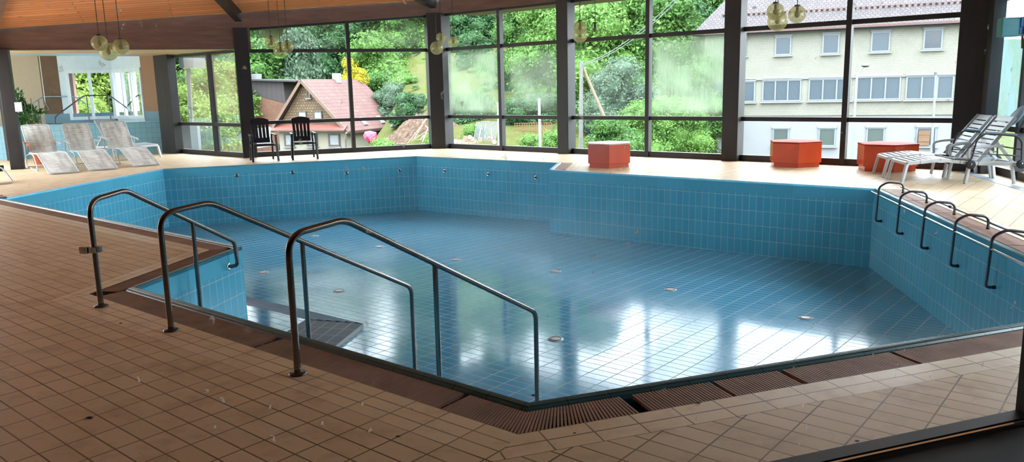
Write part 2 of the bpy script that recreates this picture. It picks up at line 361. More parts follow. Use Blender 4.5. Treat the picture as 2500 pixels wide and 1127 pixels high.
for i in range(N):
    j = (i+1) % N; a, b = r0[i], r0[j]; e = (b-a).normalized(); L = (b-a).length; nrm = Vector((-e.y, e.x, 0))
    mb = MB(); zt = -.205
    za, zb = floorz(a), floorz(b)
    mb.face([at_z(a, zt), at_z(b, zt), at_z(b, zb-.02), at_z(a, za-.02)], [(zt, 0), (zt, L), (zb, L), (za, 0)], 0)
    mb.face([at_z(a, 0), at_z(b, 0), at_z(b, zt), at_z(a, zt)], [(0, .01), (L, .01), (L, .2), (0, .2)], 1)
    struct(mb.build('wall_pool_'+SIDES[i], [M_['pw'], M_['pwtop']]))
    # coping
    if W_GRT[i] > 0:
        prof = [(0, -.03), (0, .004), (.1, .012), (.2, .012), (.24, .004), (.28, .012), (.38, .012), (.42, .004), (.46, .011), (.56, .010), (.6, .002), (.66, .006), (.8, -.006), (.93, -.028), (1, -.06), (1, -.15)]
        mt = M_['coptile'] if SIDES[i] != 'return' else M_['coplight']
    else:
        prof = [(0, -.03), (0, .002), (1, .003), (1, -.02)]; mt = M_['kerb']
    mb = MB()
    for (t0, z0), (t1, z1) in zip(prof, prof[1:]):
        pts = [at_z(a.lerp(r1[i], t0), z0), at_z(b.lerp(r1[j], t0), z0), at_z(b.lerp(r1[j], t1), z1), at_z(a.lerp(r1[i], t1), z1)]
        mb.face(pts, [((p-a).dot(e), (p-a).dot(nrm)+.5) for p in pts], 0)
    struct(mb.build('trim_coping_'+SIDES[i], mt))
    if W_GRT[i] > 0:
        mb = MB(); zb_ = -.15
        mb.face([at_z(r1[i], zb_), at_z(r1[j], zb_), at_z(r2[j], zb_), at_z(r2[i], zb_)]); mb.face([at_z(r2[i], zb_), at_z(r2[j], zb_), at_z(r2[j], 0), at_z(r2[i], 0)])
        struct(mb.build('floor_gutter_'+SIDES[i], M_['gutter']))
    # border tiles
    mb = MB(); pts = [r2[i], r2[j], r3[j], r3[i]]
    if SIDES[i] == 'near_left': O = Vector((-.629, 3.938, 0)); sc = 1
    elif SIDES[i] == 'near_right': O = Vector((.587, 3.779, 0)); sc = .0985/.115
    else: O = a; sc = 1
    mb.face([at_z(p, 0) for p in pts], [((p-O).dot(e)+50, ((p-r2[i]).dot(nrm))*sc+9.85) for p in pts])
    struct(mb.build('floor_border_'+SIDES[i], M_['deckb']))
# basin floor
tri = tessellate_polygon([[Vector((p.x, p.y, 0)) for p in r0]])
mb = MB(); ua, va = D(-39.9), D(50.1)
for t in tri:
    ps = [r0[k] for k in t]; ps = [at_z(p, floorz(p)) for p in ps]
    if (ps[1]-ps[0]).cross(ps[2]-ps[0]).z < 0: ps.reverse()
    mb.face(ps, [(p.dot(ua)+50, p.dot(va)+50) for p in ps])
struct(mb.build('floor_pool', M_['pf']))
# shallow entry platform with ribbed nosing, and the ramped tile beside it
zs = -1.055
P1 = G(746, 779, zs); P2 = G(887, 789, zs-.1); P3 = G(822, 845, zs-.1); P4 = G(698, 810, zs)
Pb = P1 + D(140.6)*3.2; Pc = Pb + D(230.6)*3.6; Pd = P1 + (P4-P1).normalized()*3.0; Pd.z = zs
Pb.z = Pc.z = zs
mb = MB(); ps = [P1, Pb, Pc, Pd]
mb.face(ps, [(p.dot(ua)+50, p.dot(va)+50) for p in ps])
struct(mb.build('floor_pool_platform', M_['pf']))
Q1 = G(885, 788, zs-.16); Q0 = G(600, 722, zs-.03); dirn = (G(885, 789, zs)-G(600, 722, zs)).normalized()
mb = MB(); far0 = P1 + D(50.6)*.0; nlen = 3.3
inner = [P1+(-dirn)*nlen, P1]; outer_l = [G(600, 722, zs)-dirn*1.6, G(886, 789, zs-.1)]
inner[0].z = zs
for k in range(6):
    t0, t1 = k/6, (k+1)/6
    a0 = inner[0].lerp(outer_l[0], t0); a1 = inner[1].lerp(outer_l[1], t0); b0 = inner[0].lerp(outer_l[0], t1); b1 = inner[1].lerp(outer_l[1], t1)
    for q in (a0, a1, b0, b1): q.z += 0
    h = .012; m0 = a0.lerp(b0, .3); m1 = a1.lerp(b1, .3)
    mb.face([a0+Z*.0, a1+Z*.0, m1+Z*h, m0+Z*h]); mb.face([m0+Z*h, m1+Z*h, b1, b0])
mb.face([outer_l[0], outer_l[1], at_z(outer_l[1], floorz(outer_l[1])-.01), at_z(outer_l[0], floorz(outer_l[0])-.01)])
M_['nosing'] = plain('ribbed_blue_nosing', (150, 196, 222), .25, var=.06)
struct(mb.build('trim_pool_nosing', M_['nosing']))
mb = MB(); Pd2 = P3+(P4-P1).normalized()*2.2; Pd2.z = zs-.1; Pd1 = Pd.copy(); 
ps = [P1, P2, P3, P4]; e2 = (P3-P2).normalized(); 
mb.face([P1, Pd, Pd2, P2], [(0, 0), (3.0, 0), (3.0, .62), (0, .62)][:4])
for a, b in ((P2, Pd2),):
    mb.face([a, b, at_z(b, floorz(b)-.02), at_z(a, floorz(a)-.02)])
struct(mb.build('floor_pool_ramp', M_['pf2']))
# steps down from the deck under the near left edge
mb = MB()
for k in range(5):
    s0, s1 = .02+.27*k, .02+.27*(k+1); z = -.20*(k+1)-.1
    a = B_+D(50.9)*s0+D(-39)*.02; b = B_+D(50.9)*s0+D(-39)*3.0; c = B_+D(50.9)*s1+D(-39)*3.0; d = B_+D(50.9)*s1+D(-39)*.02
    if k < 5:
        ps = [at_z(a, z), at_z(b, z), at_z(c, z), at_z(d, z)]; mb.face(ps, [(p.dot(ua)+50, p.dot(va)+50) for p in ps])
        ps = [at_z(d, z), at_z(c, z), at_z(c, z-.17), at_z(d, z-.17)]; mb.face(ps, [(p.dot(ua)+50, p.z+50) for p in ps])
        ps = [at_z(b, z), at_z(c, z), at_z(c, -1.2), at_z(b, -1.2)]; mb.face(ps, [(p.dot(va)+50, p.z+50) for p in ps])
struct(mb.build('floor_pool_steps', M_['pf']))

# ---- window wall lines
c1 = G(1075, 362); A1, A2, A3, A0 = 20.1, -39.9, 80.1, 140.1
GO = .22                                           # glass plane behind the column fronts
def tpx(p0, a, x, y): return (ONP(x, y, p0, a)-p0).dot(D(a))
T_C0 = -tpx(c1, A1, 601, 250)
col0 = c1-D(A1)*T_C0
cW2 = c1+D(A2)*13.2
w3p = G(2500, 440)
gl1 = c1+D(A1+90)*GO; gl2 = c1+D(A2+90)*GO
gW12 = xsect(gl1, A1, gl2, A2); gW23 = xsect(gl2, A2, w3p, A3)
post2 = c1-D(A1)*10.75
sl = G(1900, 1127, .3); sr_ = G(2487, 1003, .3); AP = math.degrees(math.atan2(sr_.y-sl.y, sr_.x-sl.x)); pane0 = at_z(sr_, 0)
nearR = xsect(pane0, AP, w3p, A3); nearL = xsect(pane0, AP, post2, A3)
gl0 = col0+D(A0-90)*.0
def w0s(x): return tpx(col0, A0, x, 250)
W0end = col0+D(A0)*(w0s(404)+.1)
# ---- deck
outer = [nearR, gW23, gW12, col0+D(A1+90)*GO, W0end, W0end+D(A0)*2.6, V(-15.5, 26.9, 0), V(-24, 23, 0), V(-22, -6, 0), nearL]
outer = [at_z(p, 0) for p in outer]
loops = [outer, [at_z(p, 0) for p in r3]]
tri = tessellate_polygon(loops); allp = outer+loops[1]
O = Vector((-.629, 3.938, 0)); O2 = O+D(230.1)*.151
mb = MB()
for t in tri:
    ps = [allp[k] for k in t]
    if (ps[1]-ps[0]).cross(ps[2]-ps[0]).z < 0: ps.reverse()
    mb.face(ps, [((p-O).dot(ua)+50, (p-O2).dot(va)+50) for p in ps])
struct(mb.build('floor', M_['deck']))
# thin grey strip on the deck along the right window wall
mb = MB(); q0 = G(2318, 409); q1 = G(2500, 462); dq = (q1-q0); q1 = q0+dq*1.9; n_ = Vector((-dq.y, dq.x, 0)).normalized()*.09
mb.prism([(q0-n_)[:2], (q1-n_)[:2], (q1+n_)[:2], (q0+n_)[:2]], .0, .004)
struct(mb.build('trim_grey_strip_right', plain('grey_floor_strip', (150, 158, 168), .4)))

# ---- gratings (each lift-out length is its own thing)
def grating(i, s0, s1, label, bars=True):
    j = (i+1) % N; a1_, b1_ = r1[i], r1[j]; e = (b1_-a1_).normalized(); nrm = Vector((-e.y, e.x, 0)); w = W_GRT[i]
    mb = MB(); org = r0[i]; off = W_COP[i]
    n = int((s1-s0)/.02)
    c0 = org+e*s0+nrm*(off+.005)
    if 'nook wall' in label: pass
    for k in range(n):
        s = s0+.02*(k+.5); p = org+e*s+nrm*(off+.006); q = org+e*s+nrm*(off+w-.004)
        mb.bar(at_z(p, -.014), at_z(q, -.014), .0125, .022)
    for t in (.12, .42, .72): 
        p = org+e*(s0+.004)+nrm*(off+w*t+.02); q = org+e*(s1-.004)+nrm*(off+w*t+.02); mb.bar(at_z(p, -.028), at_z(q, -.028), .012, .012)
    o = mb.build('overflow_grating', M_['grate'])
    tag(o, label, 'grating', 'overflow gratings around the pool'); return o
LAB = (r0[1]-r0[0]).length; EAB = (r0[1]-r0[0]).normalized()
def s_on(i, x, y):
    e = (r0[(i+1) % N]-r0[i]).normalized(); return (G(x, y)-r0[i]).dot(e)
sc1 = s_on(0, 1115, 975); sc2 = s_on(0, 632, 838)
grating(0, sc1+.03, sc2-.02, 'brown slatted grating below the third handrail, along the near left pool edge')
grating(0, sc2+.03, LAB+.02, 'brown overflow grating between the first two handrails, nearest the entry nook')
grating(1, -.12, (r0[2]-r0[1]).length-.12, 'brown overflow grating beside the short tiled nook wall under the first handrail')
LCD = (r0[3]-r0[2]).length
grating(2, .16, 2.4, 'brown overflow grating on the left deck edge, starting at the nook corner')
grating(2, 2.43, 4.9, 'brown overflow grating on the left deck edge, middle length behind the first handrail')
grating(2, 4.93, LCD-.1, 'brown overflow grating on the left deck edge, farthest length at the left of the photo')
KA = 9; LKA = (r0[0]-r0[9]).length
cuts = [s_on(9, *q) for q in ((1540, 988), (1790, 962), (1945, 925), (2230, 880))]
corner_end = cuts[0]
grating(9, cuts[1]+.01, cuts[0]-.07, 'brown slatted grating just right of the wide gap on the near right edge')
grating(9, cuts[2]+.01, cuts[1]-.01, 'short brown slatted grating in the middle of the near right pool edge')
grating(9, cuts[3]+.01, cuts[2]-.01, 'brown slatted grating right of the middle of the near right pool edge')
grating(9, cuts[3]-1.6, cuts[3]-.01, 'brown slatted grating at the right photo border on the near right edge')
# corner fan
mb = MB(); sA = sc1-.01; sB = LKA-corner_end
pin = []; pout = []
e9 = (r0[9]-r0[0]).normalized(); n9 = Vector((-(r0[0]-r0[9]).normalized().y, (r0[0]-r0[9]).normalized().x, 0)); n0 = Vector((-EAB.y, EAB.x, 0))
nb = 56
def path(ring, sa, sb):
    pa = r0[0]+EAB*sa+n0*ring[0]; pb = r0[0]+e9*sb+n9*ring[0]; return [pa, ring[1], pb]
pi_ = [r0[0]+EAB*sA+n0*.091, r1[0]+(r2[0]-r1[0])*.03, r0[0]+e9*sB+n9*.091]
po_ = [r0[0]+EAB*sA+n0*.326, r2[0]-(r2[0]-r1[0])*.02, r0[0]+e9*sB+n9*.326]
def along(pl, t):
    l0 = (pl[1]-pl[0]).length; l1 = (pl[2]-pl[1]).length; s = t*(l0+l1)
    return pl[0].lerp(pl[1], s/l0) if s < l0 else pl[1].lerp(pl[2], (s-l0)/l1)
for k in range(nb):
    t = (k+.5)/nb
    mb.bar(at_z(along(pi_, t), -.013), at_z(along(po_, t), -.013), .012, .022)
for u_ in (.12, .5, .85):
    q = [a.lerp(b, u_) for a, b in zip(pi_, po_)]
    mb.bar(at_z(q[0], -.028), at_z(q[1], -.028), .012, .012); mb.bar(at_z(q[1], -.028), at_z(q[2], -.028), .012, .012)
tag(mb.build('overflow_grating', M_['grate']), 'fan-shaped brown grating wrapping round the nearest pool corner', 'grating', 'overflow gratings around the pool')
LIK = (r0[9]-r0[8]).length
ct = [s_on(8, *q) for q in ((2262, 508), (2352, 533), (2440, 560))]
ss = [.05, 1.25, 2.35, 3.35, 4.4, 5.6]
nm = ['under the farthest grab loop', 'under the second farthest grab loop', 'under the middle grab loop', 'under the fourth farthest loop', 'at the right border, nearest loop']
for k in range(5): grating(8, ss[k]+.012, ss[k+1]-.012, 'brown slatted grating on the right pool edge '+nm[k])
grating(8, 5.612, LIK-.05, 'brown grating on the right pool edge beyond the photo border, last before the near corner')
grating(9, .3, cuts[3]-1.62, 'brown grating on the near right edge beyond the photo border')
grating(6, .05, (r0[7]-r0[6]).length-.05, 'short brown grating in the notch left of the lone orange hexagonal box')

# ------------------------------------------------------------------ window walls
def column(name, p, a, w, d, h, z0=0):
    mb = MB(); u = D(a); n = D(a+90); c = p+n*(d/2)
    mb.box(at_z(c, (h+z0)/2), (w, d, h-z0), rz=rad(a)); o = mb.build(name, M_['framewood'], bevel=.008); return struct(o)
WN = [0]
def bay(p0, a, L, zs_, mull, mats, slope=0.0, trz=.045, top=True):
    """frame and panes between two columns; p0,a = line of the glass, zs_ = [sill, transoms.., head]"""
    WN[0] += 1; u = D(a); n = D(a+90); root = thing('window_%d' % WN[0], None, None, at_z(p0, 0)); struct(root); 
    fr = MB()
    def P(s, z, o=0): return u*s+n*o+Z*z
    def zz(z, s): return z - slope*s if z == zs_[-1] else z
    fr.bar(P(0, zs_[0]+.065), P(L, zs_[0]+.065), .13, .13)
    for z in zs_[1:-1]: fr.bar(P(0, z), P(L, z), .1, trz*2)
    fr.bar(P(0, zz(zs_[-1], 0)-.03), P(L, zz(zs_[-1], L)-.03), .1, .06)
    for s in mull: fr.bar(P(s, zs_[0], -.02), P(s, zz(zs_[-1], s), -.02), .10, .15, upv=n)
    fr.build('window_frame', M_['framewood'], root)
    xs = [0]+list(mull)+[L]
    for i in range(len(xs)-1):
        for k in range(len(zs_)-1):
            s0, s1 = xs[i], xs[i+1]; z0, z1 = zs_[k], zs_[k+1]
            g = MB(); ps = [P(s0, z0), P(s1, z0), P(s1, zz(z1, s1)), P(s0, zz(z1, s0))]
            g.face(ps, [(0, 0), (1, 0), (1, 1), (0, 1)])
            mt = mats.get((i, k), 'glass'); g.build('window_pane', M_[mt], root)
    return root
TR1, TR2, HD = .9, 2.77, 3.74
# W1: from column 0 to the corner column (drawn left to right)
g1s = gl1-D(A1)*T_C0
m1 = tpx(g1s, A1, 857, 250)
bay(g1s, A1, (gW12-g1s).length, [.0, TR1, TR2, HD-.078*T_C0], [m1], {(0, 2): 'glassdirty', (1, 2): 'fog1'}, slope=-.078)
g2s = gW12
L2 = (gW23-gW12).length
ms = [tpx(g2s, A2, x, 250) for x in (1226, 1385, 1584, 1793, 2066)]
for (a_, b_, mu, mt) in ((0, ms[1], ms[0], {(0, 1): 'fog2', (1, 1): 'fog1'}), (ms[1], ms[3], ms[2], {(1, 1): 'fog2'}), (ms[3], L2, ms[4], {})):
    bay(g2s+D(A2)*a_, A2, b_-a_, [.0, TR1, TR2, HD], [mu-a_], mt)
# W3 right wall, runs towards the viewer
L3 = (nearR-gW23).length
nb3 = 4
for k in range(nb3):
    s = L3/nb3
    bay(gW23-D(A3)*(s*k), A3+180, s, [.0, TR1-.1, HD-.75, HD], [s*.5], {(0, 1): 'fogb', (1, 1): 'fogb', (0, 0): 'glassdirty', (0, 2): 'glassdirty'} if k == 0 else {})
# W0: alcove side, low head
bay(col0+D(A0)*.15, A0, w0s(437)-.15, [.0, TR1-.04, 2.8], [tpx(col0+D(A0)*.15, A0, 524, 300)], {})
column('trim_column_1', col0-D(A1)*.0, A1, .36, .4, 3.35)
mb = MB(); cc = c1
mb.prism([tuple((c1+D(A1)*(-.24))[:2]), tuple((c1+D(A2)*.22)[:2]), tuple((c1+D(A2)*.22+D(A2+90)*.34)[:2]), tuple((c1-D(A1)*.24+D(A1+90)*.34)[:2])], 0, 3.76)
struct(mb.build('trim_column_2', M_['framewood']))
column('trim_column_3', c1+D(A2)*(tpx(c1, A2, 1373, 250)+.0), A2, .34, .33, 3.76)
column('trim_column_4', c1+D(A2)*(tpx(c1, A2, 1783, 250)+.0), A2, .36, .33, 3.76)
tc = tpx(c1, A2, 2368, 250); column('trim_column_5', c1+D(A2)*(tc+.05), A2, .62, .4, 3.76)
column('trim_column_6', w3p+D(A3)*1.05+D(170)*.1, A3, .2, .2, 3.76)
column('trim_column_7', col0+D(A0)*w0s(421), A0, w0s(404)-w0s(437), .25, 2.83)
p2 = G(53, 413); p1 = G(42, 391)
column('trim_column_8', p2-D(A1)*.1, A1, .26, .26, 2.84)
column('trim_column_9', p1-D(A1)*.1, A1, .28, .26, 2.84)
for k in range(1, nb3): column('trim_column_%d' % (9+k), gW23-D(A3)*(L3/nb3*k)+D(170)*.05, A3, .3, .3, 3.76)
# fascia beams
def eave(t): return 4.13-.078*t
mb = MB(); n = D(A1+90); nf = n*.05
def w1(t, z): return c1-D(A1)*t+Z*z+nf
tk = 10.9; T_B = -tpx(c1, A1, 611, 90)
mb.extr([w1(-.1, 3.74), w1(T_B, 3.74-.078*T_B), w1(T_B, 2.82), w1(tk, 2.82), w1(tk, eave(tk)), w1(-.1, eave(-.1))], n*.2)
struct(mb.build('trim_beam_back_left', M_['beam']))
mb = MB(); nf2 = D(A2+90)*.05
def w2(t, z): return c1+D(A2)*t+Z*z+nf2
mb.extr([w2(-.1, 3.74), w2(13.9, 3.74), w2(13.9, 4.13), w2(-.1, 4.13)], D(A2+90)*.2)
struct(mb.build('trim_beam_back_right', M_['beam']))
mb = MB(); mb.bar(at_z(gW23, 3.93), at_z(nearR, 3.93), .2, .4); struct(mb.build('trim_beam_right', M_['beam']))
pL = c1-D(A1)*10.75
mb = MB(); mb.bar(at_z(pL+D(A3)*.1, 3.05), at_z(pL-D(A3)*16, 3.05), .2, .46); struct(mb.build('trim_beam_left', M_['beam']))
# head boards seen through the top panes, widened to shade the far deck
mb = MB()
mb.extr([g1s+Z*(HD+.06-.078*T_C0)+D(A1)*.1, gW12+Z*(HD+.06), gW12+Z*(HD+.06)+D(A1+90)*1.6, g1s+Z*(HD+.06-.078*T_C0)+D(A1+90)*1.6], Z*.05)
mb.extr([gW12+Z*(HD+.05), gW23+Z*(HD+.05), gW23+Z*(HD+.05)+D(A2+90)*1.6, gW12+Z*(HD+.05)+D(A2+90)*1.6], Z*.05)
mb.extr([gW23+Z*(HD+.25), gW23-D(A3)*4+Z*(HD+.25), gW23-D(A3)*4+Z*(HD+.25)+D(-10)*1.7, gW23+Z*(HD+.25)+D(-10)*1.7], Z*.05)  # unseen overhang added over the right windows to cut sky light on the deck
struct(mb.build('ceiling_eaves_with_added_shade', M_['palepine']))
# ---- roof over the hall
APEX = V(-6.4, 12, 5.72)
TOPZ = {'c1': 4.13, 'w23': 4.13, 'nr': 4.13, 'nl': 3.27, 'p2': eave(10.75)}
ring = [at_z(pL, eave(10.75)), at_z(col0, eave(T_C0)), at_z(c1, 4.13), at_z(gW23, 4.13), at_z(nearR, 4.13), at_z(nearL, 3.27)]
for i, nme in enumerate(['back_left', 'back', 'back_right', 'right', 'near', 'left']):
    a, b = ring[i], ring[(i+1) % 6]; u = (b-a).normalized(); nn = u.cross(APEX-a).normalized(); v = nn.cross(u)
    mb = MB(); ps = [a, b, APEX]; mb.face(ps, [((p-a).dot(u)+20, (p-a).dot(v)+10) for p in ps])
    mb.face([p+Z*.15 for p in (b, a, APEX)]); struct(mb.build('ceiling_'+nme, M_['pine']))
for i, p in enumerate(ring):
    if i in (1, 2, 3, 4, 0, 5):
        mb = MB(); d = (APEX-p); mb.bar(p+d.normalized()*(.05)-Z*.12, APEX-Z*.12, .17, .26); struct(mb.build('trim_rafter_%d' % (i+1), M_['framewood'] if i else M_['beam']))
# ---- near wall with the pane we look through
dP = D(AP); nP = D(AP-90)                      # nP points to the viewer
sR = (at_z(sr_, 0)-nearL).dot(dP); LW = (nearR-nearL).length; s_op0, s_op1 = sR-6.0, LW-.3
def pw(s, z, o=0): return nearL+dP*s+nP*o+Z*z
M_['ink'] = plain('unlit_wall_black', (9, 8, 9), .7, var=.1)  # near black stands in for the unlit side facing the viewer
mb = MB()
mb.extr([pw(0, 0), pw(s_op0, 0), pw(s_op0, 4.6), pw(0, 4.6)], nP*.25)
mb.extr([pw(s_op0, 3.1), pw(LW, 3.1), pw(LW, 4.8), pw(s_op0, 4.8)], nP*.25)
struct(mb.build('wall_near', M_['darkbrown']))
mb = MB(); mb.extr([pw(s_op0, -.05, .03), pw(LW, -.05, .03), pw(LW, .28, .03), pw(s_op0, .28, .03)], nP*.3)
struct(mb.build('wall_sill', M_['ink']))
wroot = struct(thing('window_20', None, None, at_z(pw(s_op0, 0), 0)))
def wpart(mb, name, mat, root):
    o = mb.build(name, mat, root); o.location = -Vector(root.location); return o
mb = MB(); mb.bar(pw(s_op0, .275, .02), pw(LW, .275, .02), .07, .05); mb.bar(pw(sR+.035, .25, .02), pw(sR+.035, 3.1, .02), .07, .07, upv=nP); mb.bar(pw(s_op0, .25, .02), pw(s_op0, 3.1, .02), .07, .07, upv=nP); mb.bar(pw(s_op0, 3.08, .02), pw(LW, 3.08, .02), .07, .06)
wpart(mb, 'window_frame', plain('grey_metal_frame', (58, 60, 62), .5, .3), wroot)
mb = MB(); mb.bar(pw(s_op0, .296, .075), pw(LW, .296, .075), .012, .008)
wpart(mb, 'frame_edge', M_['chrome'], wroot)
def splatglass():
    m = Mat('water_spotted_glass'); nt = m.nt; nt.nodes.remove(m.b)
    tr = m.n('ShaderNodeBsdfTransparent'); tr.inputs[0].default_value = (.97, .98, .98, 1)
    d = m.n('ShaderNodeBsdfTranslucent'); d.inputs[0].default_value = (.95, .97, .97, 1)
    v = m.ob(); vo = m.n('ShaderNodeTexVoronoi'); vo.inputs['Scale'].default_value = 22; mp = m.n('ShaderNodeMapping'); mp.inputs['Scale'].default_value = (1, 1, .55)
    nz = m.n('ShaderNodeTexNoise'); nz.inputs['Scale'].default_value = 60; m.l(v, nz.inputs['Vector']); ad = m.n('ShaderNodeMix'); ad.data_type = 'RGBA'; ad.inputs[0].default_value = .03; m.l(v, ad.inputs[6]); m.l(nz.outputs['Color'], ad.inputs[7])
    m.l(ad.outputs[2], mp.inputs[0]); m.l(mp.outputs[0], vo.inputs['Vector'])
    spot = m.ramp(vo.outputs['Distance'], [(.0, (.7,)*3), (.09, (.4,)*3), (.15, (0, 0, 0))])
    sel = m.ramp(vo.outputs['Color'], [(.46, (0, 0, 0)), (.58, (1,)*3)])
    big = m.ramp(m.noise(1.1, 3), [(.38, (.05,)*3), (.55, (1,)*3)])
    a = m.n('ShaderNodeMath', operation='MULTIPLY'); m.l(spot, a.inputs[0]); m.l(sel, a.inputs[1]); b = m.n('ShaderNodeMath', operation='MULTIPLY'); m.l(a.outputs[0], b.inputs[0]); m.l(big, b.inputs[1])
    mx = m.n('ShaderNodeMixShader'); m.l(b.outputs[0], mx.inputs[0]); m.l(tr.outputs[0], mx.inputs[1]); m.l(d.outputs[0], mx.inputs[2]); m.l(mx.outputs[0], m.out.inputs[0]); return m.mat
mb = MB(); mb.face([pw(s_op0, .3, .01), pw(sR, .3, .01), pw(sR, 3.1, .01), pw(s_op0, 3.1, .01)]); mb.face([pw(sR+.07, .3, .01), pw(LW, .3, .01), pw(LW, 3.1, .01), pw(sR+.07, 3.1, .01)])
wpart(mb, 'window_pane', splatglass(), wroot)
# room the viewer stands in, its darkness put into the black colour
mb = MB(); q = [pw(-.1, 0, .3), pw(LW+.3, 0, .3), pw(LW+.3, 0, 5.5), pw(-.1, 0, 5.5)]
for i in range(4):
    a, b = q[i], q[(i+1) % 4]
    if i: mb.face([at_z(a, -.1), at_z(b, -.1), at_z(b, 4.8), at_z(a, 4.8)])
mb.face([at_z(p, 4.8) for p in q]); mb.face([at_z(p, -.02) for p in q])
struct(mb.build('wall_viewing_room', M_['ink']))
# left wall: glazed for a stretch next to the alcove, solid beyond
lw0 = pL-D(A3)*.2
bay(lw0-D(A3)*5.0, A3, 5.0, [0, .9, 2.82], [2.5], {})
bay(lw0-D(A3)*10.2, A3, 5.0, [0, .9, 2.82], [2.5], {})  # unseen second glazed bay, added to brighten the near left deck
mb = MB(); a = pL-D(A3)*10.5; b = nearL
mb.extr([at_z(a, 0), at_z(b, 0), at_z(b, 3.4), at_z(a, 3.4)], D(A3+90)*.2); struct(mb.build('wall_left', M_['beige']))

# ------------------------------------------------------------------ alcove with the raised tub
T0 = at_z(col0+D(A0)*w0s(404), 0); AT_ = 198.0
hT = .93
mb = MB(); tl = 9.0; tn = D(AT_-90)      # away from viewer
T1 = T0+D(AT_)*tl
ps = [at_z(T0, 0), at_z(T1, 0), at_z(T1, hT), at_z(T0, hT)]; mb.face(ps, [(0, 0), (tl, 0), (tl, hT), (0, hT)])
ps = [at_z(T0, hT), at_z(T1, hT), at_z(T1, hT)+tn*.3, at_z(T0, hT)+tn*.3]; mb.face(ps, [(0, 0), (tl, 0), (tl, .3), (0, .3)], 1)
ps = [at_z(T0, hT)+tn*.3, at_z(T1, hT)+tn*.3, at_z(T1, hT-.15)+tn*.3, at_z(T0, hT-.15)+tn*.3]; mb.face(ps, [(0, 0), (tl, 0), (tl, .15), (0, .15)], 0)
struct(mb.build('wall_tub', [M_['pooltub'], M_['coplight']]))
mb = MB(); ps = [at_z(T0, hT-.08)+tn*.3+D(AT_)*.0, at_z(T1, hT-.08)+tn*.3, at_z(T1, hT-.08)+tn*4.5, at_z(T0, hT-.08)+tn*4.5]; mb.face(ps); 
wm = Mat('tub_water'); wm.set(lin((96, 170, 190)), .06); wm.bump(wm.noise(3, 3), .1, .01)
struct(mb.build('floor_tub_water', wm.mat))
Rb = col0+D(A0)*w0s(352)            # end of the brown pier
Rc = col0+D(A0)*w0s(282)
def r1px(x): q_ = ONP(x, 235, Rc, 200.1); return at_z(q_, 0)
Rd = r1px(166); Re = r1px(150); Rf = r1px(104); Rg = Rf+D(200.1)*6
def wallq(a, b, z0, z1, m=0, mb=None, th=.12, nn=None):
    mb = mb or MB(); d = (b-a).normalized(); n_ = nn or Vector((-d.y, d.x, 0)); mb.extr([at_z(a, z0), at_z(b, z0), at_z(b, z1), at_z(a, z1)], n_*th, m); return mb
struct(wallq(T0, Rb, 0, 2.98, nn=D(50.1), th=.15).build('wall_alcove_pier', M_['brownpl']))
mb = MB(); mb.bar(at_z(T0+D(A0)*.1, 1.03)-D(50.1)*.02, at_z(Rb, 1.03)-D(50.1)*.02, .02, .36); struct(mb.build('trim_alcove_tiles', M_['pooltub']))
ZS, ZH = .98, 2.52
mb = MB(); wallq(Rb, Rc, 0, ZS, mb=mb, nn=D(50.1)); wallq(Rb, Rc, ZH, 3.0, mb=mb, nn=D(50.1)); wallq(Rc, Rd, 0, ZS, mb=mb, nn=D(110)); wallq(Rc, Rd, ZH, 3.0, mb=mb, nn=D(110)); wallq(Rd, Re, 0, 3.0, mb=mb, nn=D(110))
struct(mb.build('wall_alcove_white', M_['bluewhite']))
struct(wallq(Re, Rf, 0, 3.0, nn=D(110)).build('wall_alcove_dark', M_['darkbrown']))
struct(wallq(Rf, Rg, 0, 3.0, nn=D(110)).build('wall_alcove_beige', M_['beige']))
mb = MB()
for a, b in ((Rc, Re), (Re, Rf)): mb.bar(at_z(a, 1.03)-D(110)*.03, at_z(b, 1.03)-D(110)*.03, .02, .3)
struct(mb.build('trim_alcove_tile_band', M_['pooltub']))
def wwin(a, b, z0, z1, nmul, num):
    root = struct(thing('window_%d' % num, None, None, at_z(a, 0))); d = (b-a); L = d.length; d.normalize(); mb = MB()
    for z in (z0+.04, z1-.04): mb.bar(at_z(a, z), at_z(b, z), .08, .1)
    for k in range(nmul+1): p = a+d*(.04+(L-.08)*k/nmul); mb.bar(at_z(p, z0), at_z(p, z1), .09, .09, upv=Vector((-d.y, d.x, 0)))
    wpart(mb, 'window_frame', M_['white'], root)
    for k in range(nmul):
        g = MB(); p = a+d*(L*k/nmul); q = a+d*(L*(k+1)/nmul); g.face([at_z(p, z0), at_z(q, z0), at_z(q, z1), at_z(p, z1)], [(0, 0), (1, 0), (1, 1), (0, 1)]); wpart(g, 'window_pane', M_['glass'], root)
wwin(Rb, Rc, ZS, ZH, 3, 21); wwin(Rc, Rd, ZS, ZH, 2, 22)
mb = MB(); sd = 1.9; zc = 2.82
sA_ = c1-D(A1)*(T_C0-.1); sB_ = c1-D(A1)*19; ps = [at_z(sA_, zc), at_z(sB_, zc), at_z(sB_+D(A1+90)*sd, zc), at_z(sA_+D(A1+90)*sd-D(A1)*1.4, zc)]
mb.face(ps, [((p-sA_).dot(D(A1))+50, (p-sA_).dot(D(A1+90))+5) for p in ps])
ps2 = [ps[3], at_z(W0end, zc), at_z(W0end-D(A1)*1.4, zc)+Z*0, at_z(sA_+D(A1+90)*sd-D(A1)*2.8, zc)]
mb.face(ps2, [((p-sA_).dot(D(A1))+50, (p-sA_).dot(D(A1+90))+5) for p in ps2])
ps3 = [at_z(sA_, zc), ps[3], at_z(W0end, zc), at_z(col0, zc)]
mb.face(ps3, [((p-sA_).dot(D(A1))+50, (p-sA_).dot(D(A1+90))+5) for p in ps3])
struct(mb.build('ceiling_soffit', M_['palepine']))
mb = MB(); e0, e1 = sA_+D(A1+90)*(sd-.02)-D(A1)*1.2, sB_+D(A1+90)*(sd-.02)
